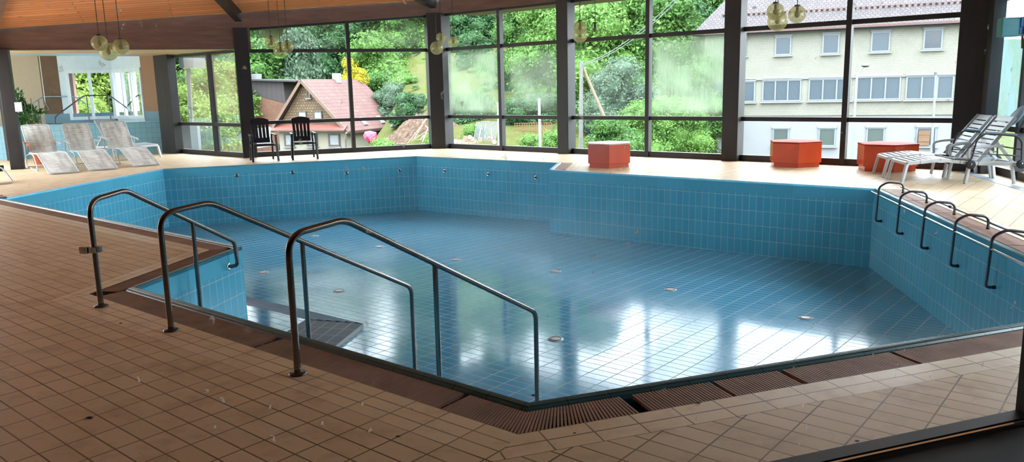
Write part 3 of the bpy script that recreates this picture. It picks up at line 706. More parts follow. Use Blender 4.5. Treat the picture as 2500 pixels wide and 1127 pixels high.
mb.face([at_z(e0, zc), at_z(e1, zc), at_z(e1, 2.97), at_z(e0, 2.97)])
mb.face([at_z(e0, 2.97), at_z(e1, 2.97), V(-26, 27, 2.97), V(-16, 30, 2.97), V(-11.5, 27, 2.97)])
mb.face([at_z(e0, 3.1), at_z(e1, 3.1), V(-26, 27, 3.1), V(-16, 30, 3.1), V(-11, 27, 3.1), at_z(W0end, 3.1), at_z(col0, 3.1), at_z(sA_, 3.1)])
struct(mb.build('ceiling_alcove', M_['bluewhite']))
struct(wallq(V(-24, 23.5, 0), V(-24, 12, 0), 0, 3.1).build('wall_alcove_left', M_['beige']))

# ------------------------------------------------------------------ stair handrails
def handrail(label, foot, ang, top, mid, end, r=.021, wallend=None):
    B = G(*foot); root = thing('pool_handrail', label, 'handrail', B, rad(ang), 'steel handrails over the entry steps')
    def sz(q): p = ONP(q[0], q[1], B, ang)-B; return p.dot(D(ang)), p.z
    st, zt = sz(top); sm, zm = sz(mid); se, ze = sz(end); sl_ = (zt-ze)/(se-st); zm = zt-(sm-st)*sl_
    zf = -1.12
    if wallend:
        pts = rounded([V(0, 0, .01), V(0, 0, zt-.03), V(st, 0, zt), V(se, 0, ze), V(se+.03, 0, ze-.26), V(se+.03, .09, ze-.28)], [.13, .07, .06, .05])
    else: pts = rounded([V(0, 0, .01), V(0, 0, zt-.03), V(st, 0, zt), V(se, 0, ze), V(se, 0, zf)], [.13, .07, .07])
    MB().tube(pts, r, 14).build('rail', M_['steel'], root)
    MB().tube([V(sm, 0, zm-.01), V(sm, 0, -1.1 if sm > .6 else -.6)], r*.95, 14).build('post', M_['steel'], root)
    MB().lathe([(.0, .0), (.056, .0), (.056, .006), (.045, .013), (.024, .016), (.024, .03), (.0, .03)], n=24).build('base_plate', M_['dsteel'], root)
    if wallend:
        Rr = Matrix.Rotation(PI/2, 3, 'X')
        MB().lathe([(0, 0), (.045, 0), (.045, .008), (.03, .014), (0, .014)], c=(se+.03, .112, ze-.28), n=20, R=Rr).build('wall_flange', M_['chrome'], root)
        # clamp bracket on the first post
        c = MB(); c.box((0, .0, .47), (.06, .06, .05)); c.box((-.02, .07, .47), (.05, .07, .055)); c.box((.0, -.045, .475), (.035, .03, .05)); c.build('clamp_bracket', M_['chrome'], root, bevel=.004)
    return root
handrail('farthest of three steel handrails, with a clamp box, ending on the blue nook wall', (247, 747), 79, (305, 464), (470, 548), (572, 590), wallend=True)
handrail('middle one of the three curved steel pool handrails', (418, 806), 53, (512, 494), (738, 596), (1004, 701))
handrail('nearest and largest of the three curved steel pool handrails', (727, 912), 53, (840, 536), (1062, 655), (1308, 762))

# ------------------------------------------------------------------ wall jets and floor inlets
jets = [(4, (578, 428)), (4, (714, 421)), (4, (846, 423)), (4, (975, 416)), (5, (1086, 417)), (5, (1192, 425)), (5, (1308, 433))]
jl = ['leftmost', 'second from the left', 'third from the left', 'fourth, just left of the back corner', 'fifth, just right of the back corner', 'sixth from the left', 'rightmost']
for (i, q), l_ in zip(jets, jl):
    a, b = r0[i], r0[i+1]; an = math.degrees(math.atan2((b-a).y, (b-a).x)); p = ONP(q[0], q[1], a, an); n = D(an-90)
    Rr = Matrix.Rotation(rad(an), 3, 'Z') @ Matrix.Rotation(PI/2, 3, 'X')
    root = thing('wall_jet', 'chrome massage jet in the far blue pool wall, '+l_, 'pool jet', p, 0, 'chrome jets in the far pool walls')
    MB().lathe([(0, .0), (.05, .0), (.05, .008), (.036, .018), (.03, .012), (.0, .012)], n=20, R=Rr).build('flange', M_['chrome'], root)
    MB().sphere(n*.02, .021, 12, 8).build('nozzle', M_['dsteel'], root)
inl = [(768, 576), (927, 602), (1113, 634), (1357, 662), (1637, 707), (1967, 776), (1357, 828), (829, 710), (643, 665)]
il = ['farthest left in the back row', 'second in the back row', 'behind the nearest handrail slope, third in the back row', 'fourth in the long back row', 'fifth in the long back row', 'rightmost, near the right wall', 'lone disc in the bright reflection', 'front row, under the middle handrail', 'leftmost in front, right of the nook corner']
for q, l_ in zip(inl, il):
    p = G(q[0], q[1], -1.3)
    for _ in range(4): p = G(q[0], q[1], floorz(p))
    root = thing('floor_inlet', 'white round floor inlet, '+l_, 'floor inlet', p, 0, 'white inlets in the pool floor')
    MB().lathe([(0, .012), (.035, .014), (.05, .012), (.085, .01), (.095, 0), (0, 0)], n=28).build('cover', M_['plastic'], root)
    MB().lathe([(.058, .0135), (.058, .0155), (.072, .014), (.072, .0125)], n=24).build('slot_ring', M_['dsteel'], root)

# ------------------------------------------------------------------ grab loops on the right pool edge
eI = (r0[9]-r0[8]).normalized(); nI = Vector((-eI.y, eI.x, 0)); aI = math.degrees(math.atan2(nI.y, nI.x))
loops_px = [(2147, 470), (2199, 494), (2260, 522), (2334, 557), (2423, 602)]
lj = ['farthest of the five, by the pool corner', 'second farthest of the five', 'middle one of the five', 'fourth of the five, second nearest', 'nearest of the five, at the right border']
for (x, y), l_ in zip(loops_px, lj):
    p = ONP(x, y, r0[8]-nI*.06, aI+90); s = (p-r0[8]).dot(eI); base = at_z(r0[8]+eI*s, 0)
    root = thing('bubble_loop', 'dark steel grab loop over right pool edge, '+l_, 'grab loop', base, rad(aI), 'steel grab loops on the right pool edge')
    fx = -.07; bx = .27; h = .16
    pts = rounded([V(bx, 0, -.02), V(bx, 0, h-.03), V(bx-.07, 0, h), V(.0, 0, h+.0), V(fx, 0, h-.09), V(fx, 0, -.40), V(fx+.0, -.0, -.42), V(-.012, -.0, -.425)], [.04, .03, .04, .05, .03, .05])
    pts = rounded([V(bx, 0, -.02), V(bx, 0, h-.02), V(fx+.12, 0, h), V(fx, 0, h-.07), V(fx-.02, 0, -.43), V(-.004, -.0, -.43)], [.07, .05, .06, .09])
    MB().tube(pts, .0155, 12).build('tube', M_['black' if 0 else 'dsteel'], root)
    MB().tube([V(-.03, 0, -.43), V(-.002, 0, -.43)], .019, 14).build('end_collar', M_['rubber'], root)
    MB().tube([V(bx, 0, -.012), V(bx, 0, .012)], .02, 12).build('foot_collar', M_['rubber'], root)
root = thing('guide_tube', 'bright steel tube running along the right pool wall in front of the loops', 'tube rail', at_z(r0[8], 0))
wpart(MB().tube([r0[8]+eI*.12-nI*.07-Z*.035, r0[8]+eI*(LIK-.1)-nI*.07-Z*.035], .014, 12), 'tube', M_['chrome'], root)
root = thing('guide_tube', 'grey steel tube linking the backs of the grab loops above the grating', 'tube rail', at_z(r0[8]+nI*.27, 0))
wpart(MB().tube([r0[8]+eI*.38+nI*.27+Z*.075, r0[8]+eI*(LIK-.1)+nI*.27+Z*.075], .012, 12), 'tube', M_['dsteel'], root)
wpart(MB().tube([r0[8]+eI*2.33+nI*.27+Z*.075, r0[8]+eI*2.38+nI*.27+Z*.075], .018, 12), 'joint_collar', M_['rubber'], root)

# ------------------------------------------------------------------ hexagonal boxes
def hexbox(q, off, topm, label, R=.5, H=.49):
    v = G(*q); c = v + Vector((v.x, v.y, 0)).normalized()*R*.98; view = math.atan2(-c.y, -c.x)
    root = thing('hexagonal_box', label, 'seat box', c, view+rad(off), 'orange hexagonal seat boxes')
    hx = lambda r: [(r*math.cos(PI/3*k), r*math.sin(PI/3*k)) for k in range(6)]
    MB().prism(hx(R-.035), 0, .085).build('plinth', M_['orange'], root)
    MB().prism(hx(R), .085, H-.02).build('body', M_['orange'], root, bevel=.006)
    MB().prism(hx(R+.004), H-.02, H+.008).build('top', M_[topm], root, bevel=.006)
    return root
hexbox((1487, 411), 0, 'palet', 'orange hexagonal box with a pale top, standing alone left of the others')
hexbox((1940, 410), 7, 'orangetop', 'orange hexagonal box with a reddish top, middle one of the three', R=.53)
hexbox((2163, 421), 14, 'orangetop', 'scratched orange hexagonal box behind the foot of the white loungers', R=.54)

# ------------------------------------------------------------------ high-backed chairs by the window
def slab(mb, pts, w, t, m=0):            # ribbon of boxes through (x,z) points, width w along y
    for a, b in zip(pts, pts[1:]): mb.bar(V(a[0], 0, a[1]), V(b[0], 0, b[1]), w, t, m)
def garden_chair(label, q, rz):
    root = thing('garden_chair', label, 'chair', G(*q), rz, 'black high-backed chairs at the window')
    b = MB()       # backrest: top panel, slats with slots, curved crown; faces +x
    def bz(z): return -.20-(z-.42)*.30
    n = 5; W = .46
    b.bar(V(bz(.44), 0, .44), V(bz(.56), 0, .56), W*.92, .03); 
    for k in range(n):
        y = -W/2+W/n*(k+.5); b.bar(V(bz(.54), y*.94, .54), V(bz(.90), y, .90), W/n-.026, .028)
    prof = []
    for k in range(9): t = -1+2*k/8; prof.append((t*W/2, 1.0+.055*(1-t*t)))
    for k in range(8):
        (y0, z0), (y1, z1) = prof[k], prof[k+1]
        b.extr([V(bz(.88), y0, .88), V(bz(.88), y1, .88), V(bz(z1), y1, z1), V(bz(z0), y0, z0)], V(.028, 0, .008))
    b.build('backrest', M_['blackpl'], root)
    s = MB(); slab(s, [(-.22, .40), (-.05, .405), (.18, .425), (.26, .42), (.285, .385)], .48, .03); s.build('seat', M_['blackpl'], root, bevel=.008)
    for sg in (-1, 1):
        y = sg*.285
        MB().bar(V(.25, y, .64), V(.31, y+sg*.02, 0), .05, .035).build('leg', M_['blackpl'], root, bevel=.006)
        MB().bar(V(-.24, y*.92, .5), V(-.34, y*.98, 0), .045, .035).build('leg', M_['blackpl'], root, bevel=.006)
        a = MB(); a.bar(V(-.30, y*.97, .655), V(.33, y, .645), .06, .028); a.bar(V(-.28, y*.95, .65), V(-.24, y*.9, .5), .04, .04); a.bar(V(-.24, y*.93, .385), V(.27, y, .385), .03, .05); a.build('armrest', M_['blackpl'], root, bevel=.008)
    return root
cd_ = math.atan2(-20.5, 6.2)
garden_chair('black high-backed garden chair directly in front of the dark column', (645, 392), cd_+.15)
garden_chair('black high-backed garden chair in front of the shingled gable house, clear of the column', (743, 387), cd_+.05)

# ------------------------------------------------------------------ woven recliners on the left
def recliner(label, head, foot, group='woven white recliners on the left deck'):
    a = G(*head); b = G(*foot); d = (b-a); rz = math.atan2(d.y, d.x)
    root = thing('sun_recliner', label, 'recliner', a, rz, group); W = .30; L = d.length
    k = max(L/1.25, .92)
    K = lambda x: x*k
    f = MB()
    back = rounded([V(K(.02), -W, .36), V(K(-.34), -W, 1.02), V(K(-.34), W, 1.02), V(K(.02), W, .36)], .07); f.tube(back, .0155, 8); f.build('back_frame', M_['plastic'], root)
    f = MB(); leg = rounded([V(K(.0), -W, .38), V(K(.58), -W, .40), V(K(1.2), -W, .025), V(K(1.2), W, .025), V(K(.58), W, .40), V(K(0), W, .38)], [.05, .06, .06, .05]); f.tube(leg, .0155, 8); f.build('foot_frame', M_['plastic'], root)
    for sg in (-1, 1):
        y = sg*(W+.035); p = rounded([V(K(-.14), y, .60), V(K(-.16), y, .02), V(K(.62), y, .02), V(K(.44), y, .36), V(K(.2), y, .38), V(K(-.12), y, .3)], [.06, .09, .1, .08]); MB().tube(p, .014, 8).build('side_leg', M_['plastic'], root)
        m = MB(); m.bar(V(K(-.2), y, .62), V(K(.12), y, .60), .05, .022); m.bar(V(K(.12), y, .60), V(K(.2), y, .56), .05, .022); m.build('armrest', M_['terra'] if (sg < 0 and 'potted' in label) else M_['plastic'], root, bevel=.006)
    MB().tube([V(K(-.16), -W-.035, .02), V(K(-.16), W+.035, .02)], .012, 8).build('cross_bar', M_['plastic'], root)
    m = MB(); m.extr([V(K(.02), -W+.012, .38), V(K(.02), W-.012, .38), V(K(-.33), W-.012, 1.0), V(K(-.33), -W+.012, 1.0)], V(.003, 0, .003)); m.build('back_fabric', M_['weave'], root)
    m = MB(); m.extr([V(K(.02), -W+.012, .372), V(K(.58), -W+.012, .392), V(K(.58), W-.012, .392), V(K(.02), W-.012, .372)], V(0, 0, .003)); m.extr([V(K(.58), -W+.012, .395), V(K(1.19), -W+.012, .04), V(K(1.19), W-.012, .04), V(K(.58), W-.012, .395)], V(.002, 0, .003)); m.build('seat_fabric', M_['weave'], root)
    MB().tube([V(K(1.2), -W*.75, .028), V(K(1.2), W*.75, .028)], .022, 8).build('foot_roller', M_['plastic'], root)
    return root
recliner('woven white recliner beside the potted plant, leftmost of the row', (110, 408), (160, 425))
recliner('woven white recliner in the middle of the front row on the left', (206, 402), (256, 416))
recliner('woven white recliner at the right end of the left row, nearest the tiled tub', (300, 394), (362, 406))
# a plastic lounger half hidden behind them
def lounger(label, foot0, foot1, rearmid, group, back_ang=52, dark=False):
    """foot0, foot1: ground points of the two foot legs; rearmid: ground point under the rear end"""
    a = (G(*foot0)+G(*foot1))/2; b = G(*rearmid); d = a-b; rz = math.atan2(d.y, d.x); L = 1.78
    root = thing('sun_lounger', label, 'sun lounger', a, rz, group); W = .33
    # local: foot at x=0, head towards -x
    mtl = M_['plastic']; gm = M_['shadedplastic']
    hs = .36; sb = -1.12
    f = MB()
    for sg in (-1, 1):
        y = sg*W
        prof = [(-.06, hs-.03), (-.25, hs-.01), (-.55, hs+.02), (-.85, hs-.01), (sb, hs-.04), (-1.72, hs-.05)]
        for p, q in zip(prof, prof[1:]): f.bar(V(p[0], y, p[1]), V(q[0], y, q[1]), .045, .06)
    f.bar(V(-.06, -W, hs-.03), V(-.06, W, hs-.03), .06, .05); f.bar(V(-1.7, -W, hs-.05), V(-1.7, W, hs-.05), .05, .05); f.build('frame', mtl, root, bevel=.012)
    for x, dx in ((-.06, .07), (-1.0, .05), (-1.62, -.06)):
        for sg in (-1, 1): MB().bar(V(x, sg*W, hs-.04), V(x+dx, sg*(W+.01), 0), .06, .045).build('leg', mtl, root, bevel=.008)
    s = MB(); n = 11
    for k in range(n):
        x = -.13-.95*k/(n-1); z = hs+.0+.03*math.sin(PI*min(1, max(0, (-x-.1)/.8)))
        s.box((x, 0, z), (.083, 2*W-.03, .014), R=Matrix.Rotation(-.05, 3, 'Y'))
    s.build('seat_slats', gm, root, bevel=.004)
    ba = rad(back_ang); hb = .86; ux = V(-math.cos(ba), 0, math.sin(ba)); o0 = V(sb, 0, hs-.02); nrm = V(math.sin(ba), 0, math.cos(ba))
    bk = MB()
    for sg in (-1, 1): bk.bar(o0+V(0, sg*(W-.02), 0), o0+ux*hb+V(0, sg*(W-.02), 0), .035, .055, upv=nrm)
    Rb_ = Matrix((ux, V(0, 1, 0), ux.cross(V(0, 1, 0)))).transposed()
    for k in range(10): bk.box(o0+ux*(.05+.083*k+(.02 if k == 9 else 0)), (.066 if k < 9 else .10, 2*W-.06, .014), R=Rb_)
    bk.build('backrest', gm, root, bevel=.004)
    for sg in (-1, 1):
        y = sg*(W+.03); am = MB(); q = rounded([V(-.98, y, hs-.03), V(-.96, y, hs+.19), V(-1.1, y, hs+.22), V(-1.46, y, hs+.24)], .06)
        am.tube(q, .021, 10)
        am.build('armrest', mtl, root)
        MB().bar(o0+ux*.42+V(0, sg*(W-.06), 0), V(-1.66, sg*(W-.06), hs-.03), .035, .04).build('back_strut', mtl, root)
    return root
lounger('white plastic lounger standing behind the woven recliners, in front of the tub', (375, 389), (362, 383), (265, 384), 'white plastic loungers', 55)
lounger('white slatted lounger nearest the window corner, back raised beside the column', (2131, 423), (2159, 433), (2434, 428), 'white plastic loungers', 53)
lounger('white slatted lounger in front, carrying the wheeled steel frame on its head end', (2170, 438), (2199, 448), (2478, 441), 'white plastic loungers', 54)
# folded wheeled frame resting on the head end of the front lounger
b1 = (G(2131, 423)+G(2159, 433))/2; f2 = (G(2170, 438)+G(2199, 448))/2; dd = (f2-G(2478, 441)).normalized(); sd2 = Vector((-dd.y, dd.x, 0))
o_ = at_z(f2-dd*1.37+sd2*.0, .24); rz_ = math.atan2(dd.y, dd.x)
root = thing('wheeled_frame', 'folded frame of dark steel tube with grey arm pads and four small black wheels', 'wheeled frame', o_, rz_)
Y_ = .40
for sg in (-1, 1):
    m = MB(); p = rounded([V(-.36, sg*Y_, .10), V(-.34, sg*Y_, .42), V(-.26, sg*Y_, .51), V(.20, sg*Y_, .56), V(.32, sg*Y_, .46), V(.38, sg*Y_, .14), V(.62, sg*Y_, .16)], [.05, .06, .05, .06, .05, .06]); m.tube(p, .013, 8); m.build('side_tube', M_['black'], root)
    MB().tube([V(-.34, sg*Y_, .2), V(.38, sg*Y_, .25)], .010, 8).build('lower_tube', M_['dsteel'], root)
    MB().tube([V(-.26, sg*Y_, .525), V(.20, sg*Y_, .575)], .019, 10).build('arm_pad', M_['pad'], root)
    for x in (-.36, .38):
        w_ = MB(); Rr = Matrix.Rotation(PI/2, 3, 'X'); w_.lathe([(0, -.02), (.05, -.02), (.07, -.012), (.07, .012), (.05, .02), (0, .02)], c=(x, sg*Y_, .07), n=20, R=Rr); wh = w_.build('wheel', M_['rubber'], root)
        h_ = MB(); h_.lathe([(0, -.024), (.03, -.024), (.03, .024), (0, .024)], c=(x, sg*Y_, .07), n=16, R=Rr); h_.build('hub', M_['dsteel'], wh)
MB().tube([V(.62, -Y_, .16), V(.62, Y_, .16)], .011, 8).build('cross_tube', M_['black'], root)
MB().tube([V(-.34, -Y_, .3), V(-.34, Y_, .3)], .011, 8).build('cross_tube', M_['black'], root)
for sg in (-1, 1): MB().tube([V(-.26, sg*.3, .50), V(-.56, sg*.2, .95)], .012, 8).build('back_tube', M_['black'], root)
m = MB(); m.sphere(V(0, 0, 0), .16, 18, 10, sc=(.3, 1.0, 1.25)); o = m.build('head_cushion', M_['pad'], root); o.location = (-.40, .02, .80); o.rotation_euler = (0, rad(-34), 0)

# ------------------------------------------------------------------ pendant globes
def roof_z(p):                         # underside of the roof above a plan point
    best = 9
    for i in range(6):
        a, b = ring[i], ring[(i+1) % 6]; n = (b-a).cross(APEX-a)
        if abs(n.z) < 1e-6: continue
        z = a.z-((p.x-a.x)*n.x+(p.y-a.y)*n.y)/n.z; best = min(best, z) if z > 2.9 else best
    return best
def pendant(q, dpx, dia, label, bare=False, clear=False):
    dist = dia*F_/dpx; d = ray(*q); c = CAM+d.normalized()*dist
    zr = roof_z(c); root = thing('pendant_lamp', label, 'pendant lamp', c, 0, 'clusters of glass globe pendants')
    MB().tube([V(0, 0, dia/2+.0), V(0, 0, zr-c.z-.02)], .006, 6).build('cord', M_['black'], root)
    s = MB(); s.lathe([(.0, dia/2+.01), (.035, dia/2+.01), (.05, dia/2-.012), (.02, dia/2-.02), (.02, .035), (0, .03)], n=14); s.build('socket', M_['dsteel'], root)
    b = MB(); b.sphere((0, 0, -.005), .036, 12, 8, sc=(1, 1, 1.25)); b.build('bulb', M_['bulbd'], root)
    if not bare:
        g = MB(); g.sphere((0, 0, 0), dia/2, 28, 16, a0=.24); g.build('globe', M_['globe'], root)
    return root
cl = [('left, before the brown beam', [((243, 105), 33, .25, 'left one'), ((295, 114), 33, .25, 'right one'), ((265, 126), 38, .30, 'lowest, larger one')]),
      ('hanging beside the column with two chairs', [((662, 104), 28, .25, 'left one'), ((702, 114), 27, .25, 'right one'), ((685, 122), 32, .30, 'lowest, larger one')]),
      ('by the second column', [((1077, 93), 25, .25, 'clear one behind'), ((1107, 102), 25, .25, 'right one'), ((1066, 117), 31, .30, 'lowest, larger one')]),
      ('before the utility pole', [((1416, 67), 31, .25, 'rear upper one'), ((1416, 86), 35, .30, 'front lower one')]),
      ('before the pale building', [((1893, 28), 38, .25, 'rear upper one'), ((1946, 35), 38, .25, 'right one'), ((1898, 51), 44, .30, 'lowest, largest one')])]
ordn = ['leftmost', 'second', 'third', 'fourth', 'rightmost']
for o_n, (cn, ls) in zip(ordn, cl):
    for q, dp, di, l_ in ls: pendant(q, dp, di, 'globe pendant, %s in the %s cluster, %s' % (l_, o_n, cn))
pendant((1453, 72), 31, .25, 'pendant lamp without its globe, a bare bulb on a black cord', bare=True)

# ------------------------------------------------------------------ alcove fittings
def tubrail(label, pts, posts, ends):
    P = [AT(*p) for p in pts]; root = thing('tub_handrail', label, 'handrail', at_z(P[0], 0), 0, 'steel handrails at the raised tub')
    wpart(MB().tube(rounded(P, .12), .02, 8), 'rail', M_['dsteel' if 'front' in label else 'chrome'], root)
    for (x, y, Y, z1) in posts:
        p = AT(x, y, Y); wpart(MB().tube([p, at_z(p, z1)], .018, 8), 'post', M_['dsteel'], root)
p_ = G(143, 379); 
Yf = p_.y
tubrail('front steel handrail climbing over the blue tiled tub wall', [(143, 379, Yf), (133, 286, Yf), (205, 233, Yf+1.0), (268, 233, Yf+1.6), (349, 291, Yf+2.2), (352, 302, Yf+2.3)], [(211, 234, Yf+1.05, .0 if 0 else .93), (264, 234, Yf+1.55, .93), (322, 272, Yf+2.0, .86)], None)
tubrail('rear steel handrail at the tub, seen above the potted plant', [(40, 372, Yf+.6), (32, 285, Yf+.6), (104, 236, Yf+1.4), (182, 235, Yf+2.0), (268, 292, Yf+2.7)], [(93, 243, Yf+1.3, .86), (170, 236, Yf+1.95, .86)], None)
# drum ceiling lights
for k, (x, y) in enumerate([(92, 138), (150, 151), (212, 145), (283, 139), (40, 148)]):
    p = G(x, y, 2.97); root = thing('ceiling_light', 'white round ceiling light in the alcove, %s' % ['second from the left', 'third from the left', 'fourth, above the window', 'rightmost, half hidden by the globes', 'leftmost, by the dark posts'][k], 'ceiling light', p, 0, 'drum lights on the alcove ceiling')
    MB().lathe([(0, 0), (.17, 0), (.17, -.03), (0, -.03)], n=24).build('base', M_['white'], root)
    MB().lathe([(0, -.03), (.15, -.03), (.15, -.09), (.12, -.1), (0, -.1)], n=24).build('diffuser', M_['bluewhite'], root)
p = ONP(103, 150, Re, 200.1)-D(110)*.35; p.z = 2.95; root = thing('pull_cord', 'white ceiling pull cord with a triangular handle', 'pull cord', p)
q = ONP(117, 250, p, 200.1); L_ = 2.95-q.z
MB().tube([V(0, 0, 0), V(0, 0, -L_)], .012, 6).build('cord', M_['white'], root)
MB().tube([V(-.09, 0, -L_-.22), V(.09, 0, -L_-.22), V(0, 0, -L_)], .012, 6, closed=True).build('handle', M_['white'], root)
# spotlight
p = G(56, 148, 2.97); root = thing('spotlight', 'white round spotlight under the alcove ceiling, beside the dark posts', 'spotlight', p)
MB().tube([V(0, 0, 0), V(0, 0, -.16)], .02, 8).build('stem', M_['white'], root); MB().sphere((0, 0, -.24), .11, 16, 10).build('lamp_head', M_['white'], root)
# paper notice on the near dark post
q = AT(45, 261, p2.y-.12); root = tag(MB().box((0, 0, 0), (.15, .006, .22), rz=rad(A1)).build('paper_notice', M_['paper'], loc=q), 'white paper notice pinned on the dark post by the plant', 'notice')
# wall shower screen on the far left of the alcove
# potted plant
def leafcloud(mb, c, n, spread, size, rng, up=.3):
    c = np.array(c)
    for _ in range(n):
        d = rng.normal(size=3); d /= np.linalg.norm(d); r = rng.random()**.5; p = c+d*np.array(spread)*r
        ax = d+np.array([0, 0, up])+rng.normal(size=3)*.5; ax /= np.linalg.norm(ax); s = np.cross(ax, rng.normal(size=3)); s /= np.linalg.norm(s); L = size*(.7+.6*rng.random()); w = L*.22; nn = np.cross(ax, s)
        a = p; m1 = p+ax*L*.5+nn*L*.06; t = p+ax*L-nn*L*.1
        mb.shared([a, m1+s*w, t, m1-s*w], [(0, 1, 2), (0, 2, 3)])
M_['leafdark'] = leafmat('dark_house_leaf', (34, 70, 40), (50, 94, 52), (84, 128, 76))
pp = G(97, 401)
root = thing('potted_plant', 'leafy green potted plant beside the dark post behind the leftmost recliner', 'potted plant', pp)
MB().lathe([(0, 0), (.11, 0), (.155, .26), (.17, .26), (.17, .30), (.14, .30), (.13, .25), (0, .25)], n=24).build('pot', M_['terra'], root)
m = MB()
for k in range(5): a = k*1.3; m.tube([V(.02*math.cos(a), .02*math.sin(a), .25), V(.06*math.cos(a), .06*math.sin(a), .8), V(.16*math.cos(a), .16*math.sin(a), 1.2+.12*k)], .012, 6)
m.build('stems', plain('plant_stem', (110, 90, 60), .8), root)
m = MB(); leafcloud(m, (-.22, 0, 1.28), 300, (.38, .33, .2), .15, RNG); leafcloud(m, (-.38, 0, 1.62), 130, (.18, .18, .3), .13, RNG); m.build('leaves', M_['leafdark'], root)
# hoist in the top right corner, hung from the window frame
hp = AT(2488, 66, 13.0); root = thing('ceiling_hoist', 'blue and teal hoist block with a chain hook at the top right corner', 'hoist', hp, rad(-12))
MB().box((-.16, 0, 0), (.27, .22, .30)).build('teal_cover', M_['tealpl'], root, bevel=.02)
MB().box((.22, 0, .07), (.5, .24, .16)).build('body', M_['bluepaint'], root, bevel=.015)
MB().box((.04, 0, -.05), (.14, .2, .13)).build('lower_body', M_['bluepaint'], root, bevel=.01)
MB().tube([V(.1, 0, .15), V(.1, 0, 1.0)], .02, 8).build('hanger', M_['dsteel'], root)
m = MB(); m.box((.08, 0, -.13), (.2, .12, .03)); m.build('bracket', M_['white'], root)
MB().bar(V(.06, .0, -.14), V(.075, 0, -.34), .04, .02).build('strap', M_['darkbrown'], root)
m = MB(); m.lathe([(0, .05), (.04, .03), (.05, 0), (.03, -.06), (0, -.08)], c=(.2, 0, -.18), n=14); m.build('hook_block', M_['dsteel'], root)
m = MB()
for k in range(2): m.tube([V(.2+.024*math.cos(a), .0, -.285-.05*k+.024*math.sin(a)) for a in [i*PI/5 for i in range(10)]], .007, 6, closed=True)
m.build('chain', M_['dsteel'], root)
m = MB(); m.extr([V(.12, -.02, -.42), V(.32, -.02, -.42), V(.30, -.02, -.385), V(.21, -.02, -.365), V(.17, -.02, -.37)], V(0, .05, 0)); m.build('hook', M_['black'], root)
m = MB(); m.tube([V(.21, 0, -.42), V(.19, 0, -.5), V(.185, 0, -.56)], .004, 6); m.build('cord', M_['dsteel'], root); MB().box((.185, 0, -.66), (.06, .05, .2)).build('weight', M_['dsteel'], root, bevel=.01)
# depth sign at the far left pool corner
q = G(3, 484); root = thing('depth_sign', 'small red, white and blue sign lying at the far left pool corner', 'sign', at_z(q, 0), rad(-40))
MB().box((0, 0, .035), (.16, .1, .02)).build('white_plate', M_['white'], root); MB().box((0, 0, .05), (.06, .05, .012)).build('red_dot', M_['redpl'], root); MB().box((0, 0, .013), (.18, .12, .024)).build('blue_base', M_['bluepaint'], root)
# foot of another white recliner at the left border
root = thing('sun_lounger', 'white lounger foot just entering the photo at the left border', 'sun lounger', G(-28, 450), rad(-30))
m = MB(); m.tube(rounded([V(-.6, -.3, .33), V(0, -.3, .3), V(.35, -.3, .02), V(.35, .3, .02), V(0, .3, .3), V(-.6, .3, .33)], .06), .016, 8); m.build('frame', M_['plastic'], root); m = MB(); m.extr([V(-.6, -.29, .33), V(0, -.29, .3), V(0, .29, .3), V(-.6, .29, .33)], Z*.01); m.build('fabric', M_['weave'], root)
# dead leaves and crumbs
def deadleaf(q, s, label, z=0.0, inpool=False):
    p = G(q[0], q[1], z)
    if inpool:
        for _ in range(4): p = G(q[0], q[1], floorz(p))
    m = MB(); rr = random.Random(q[0]); pts = [V(s*math.cos(a)*(.7+.5*rr.random()), s*.7*math.sin(a)*(.7+.5*rr.random()), .003+s*.3*rr.random()) for a in [k*PI/4 for k in range(8)]]
    for k in range(8): m.face([V(0, 0, .004+s*.35), pts[k], pts[(k+1) % 8]])
    for k in range(8): m.face([V(0, 0, .001), pts[(k+1) % 8], pts[k]])
    tag(m.build('dead_leaf', M_['gutter'], loc=p), label, 'dead leaf', 'dead leaves and crumbs')
deadleaf((217, 1021), .022, 'dark dead leaf on the brown tiles at lower left')
deadleaf((295, 790), .014, 'small dark crumb on the tiles between the first two handrail feet')
deadleaf((1303, 965), .026, 'dark dead leaf in the pool at the nearest corner, by the rail foot', inpool=True)
deadleaf((972, 1066), .012, 'dark crumb on the tiles left of the fan-shaped grating')
deadleaf((1705, 985), .014, 'dark crumb at the tile edge of the near right grating')
deadleaf((1403, 1058), .008, 'tiny round crumb on the tiles right of the fan-shaped grating')
deadleaf((2092, 1078), .012, 'dark crumb on the tiles near the black sill')

# ------------------------------------------------------------------ land outside
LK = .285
def sst(a, b, x): t = min(1, max(0, (x-a)/(b-a))); return t*t*(3-2*t)
def hgt(x, y):
    az = x/max(y, 1)
    L = min(-4.3+max(0, y-86)*.58, 27)
    C = min(-3.4+max(0, min(y, 62)-44)*.15+max(0, min(y, 98)-62)*.21+max(0, y-98)*.62, 28)
    Rr = min(-4.7+max(0, y-70)*.42, 6)
    a = sst(-.19, -.12, az); b = sst(.10, .2, az)
    h = L*(1-a)+C*a; h = h*(1-b)+Rr*b
    near = sst(40, 30, y); h = h*(1-near)-4.8*near
    return min(h, 60+.02*y)+.25*math.sin(x*.7)*math.cos(y*.5)
mb = MB(); nx, ny = 90, 80; vs = []; fs = []
for j in range(ny+1):
    y = 17+(185-17)*(j/ny)**1.15
    for i in range(nx+1): x = -150+300*i/nx; vs.append((x, y, hgt(x, y) if (y > 26) else -4.8))
for j in range(ny):
    for i in range(nx): k = j*(nx+1)+i; fs.append((k, k+1, k+nx+2, k+nx+1))
mb.shared(vs, fs, 0, True)
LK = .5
m = Mat('hillside_grass'); n1 = m.noise(.12, 6); n2 = m.noise(2.6, 8, rough=.8)
c = m.ramp(n2, [(.3, lin((58, 84, 40))), (.5, lin((108, 120, 66))), (.7, lin((138, 126, 90)))])
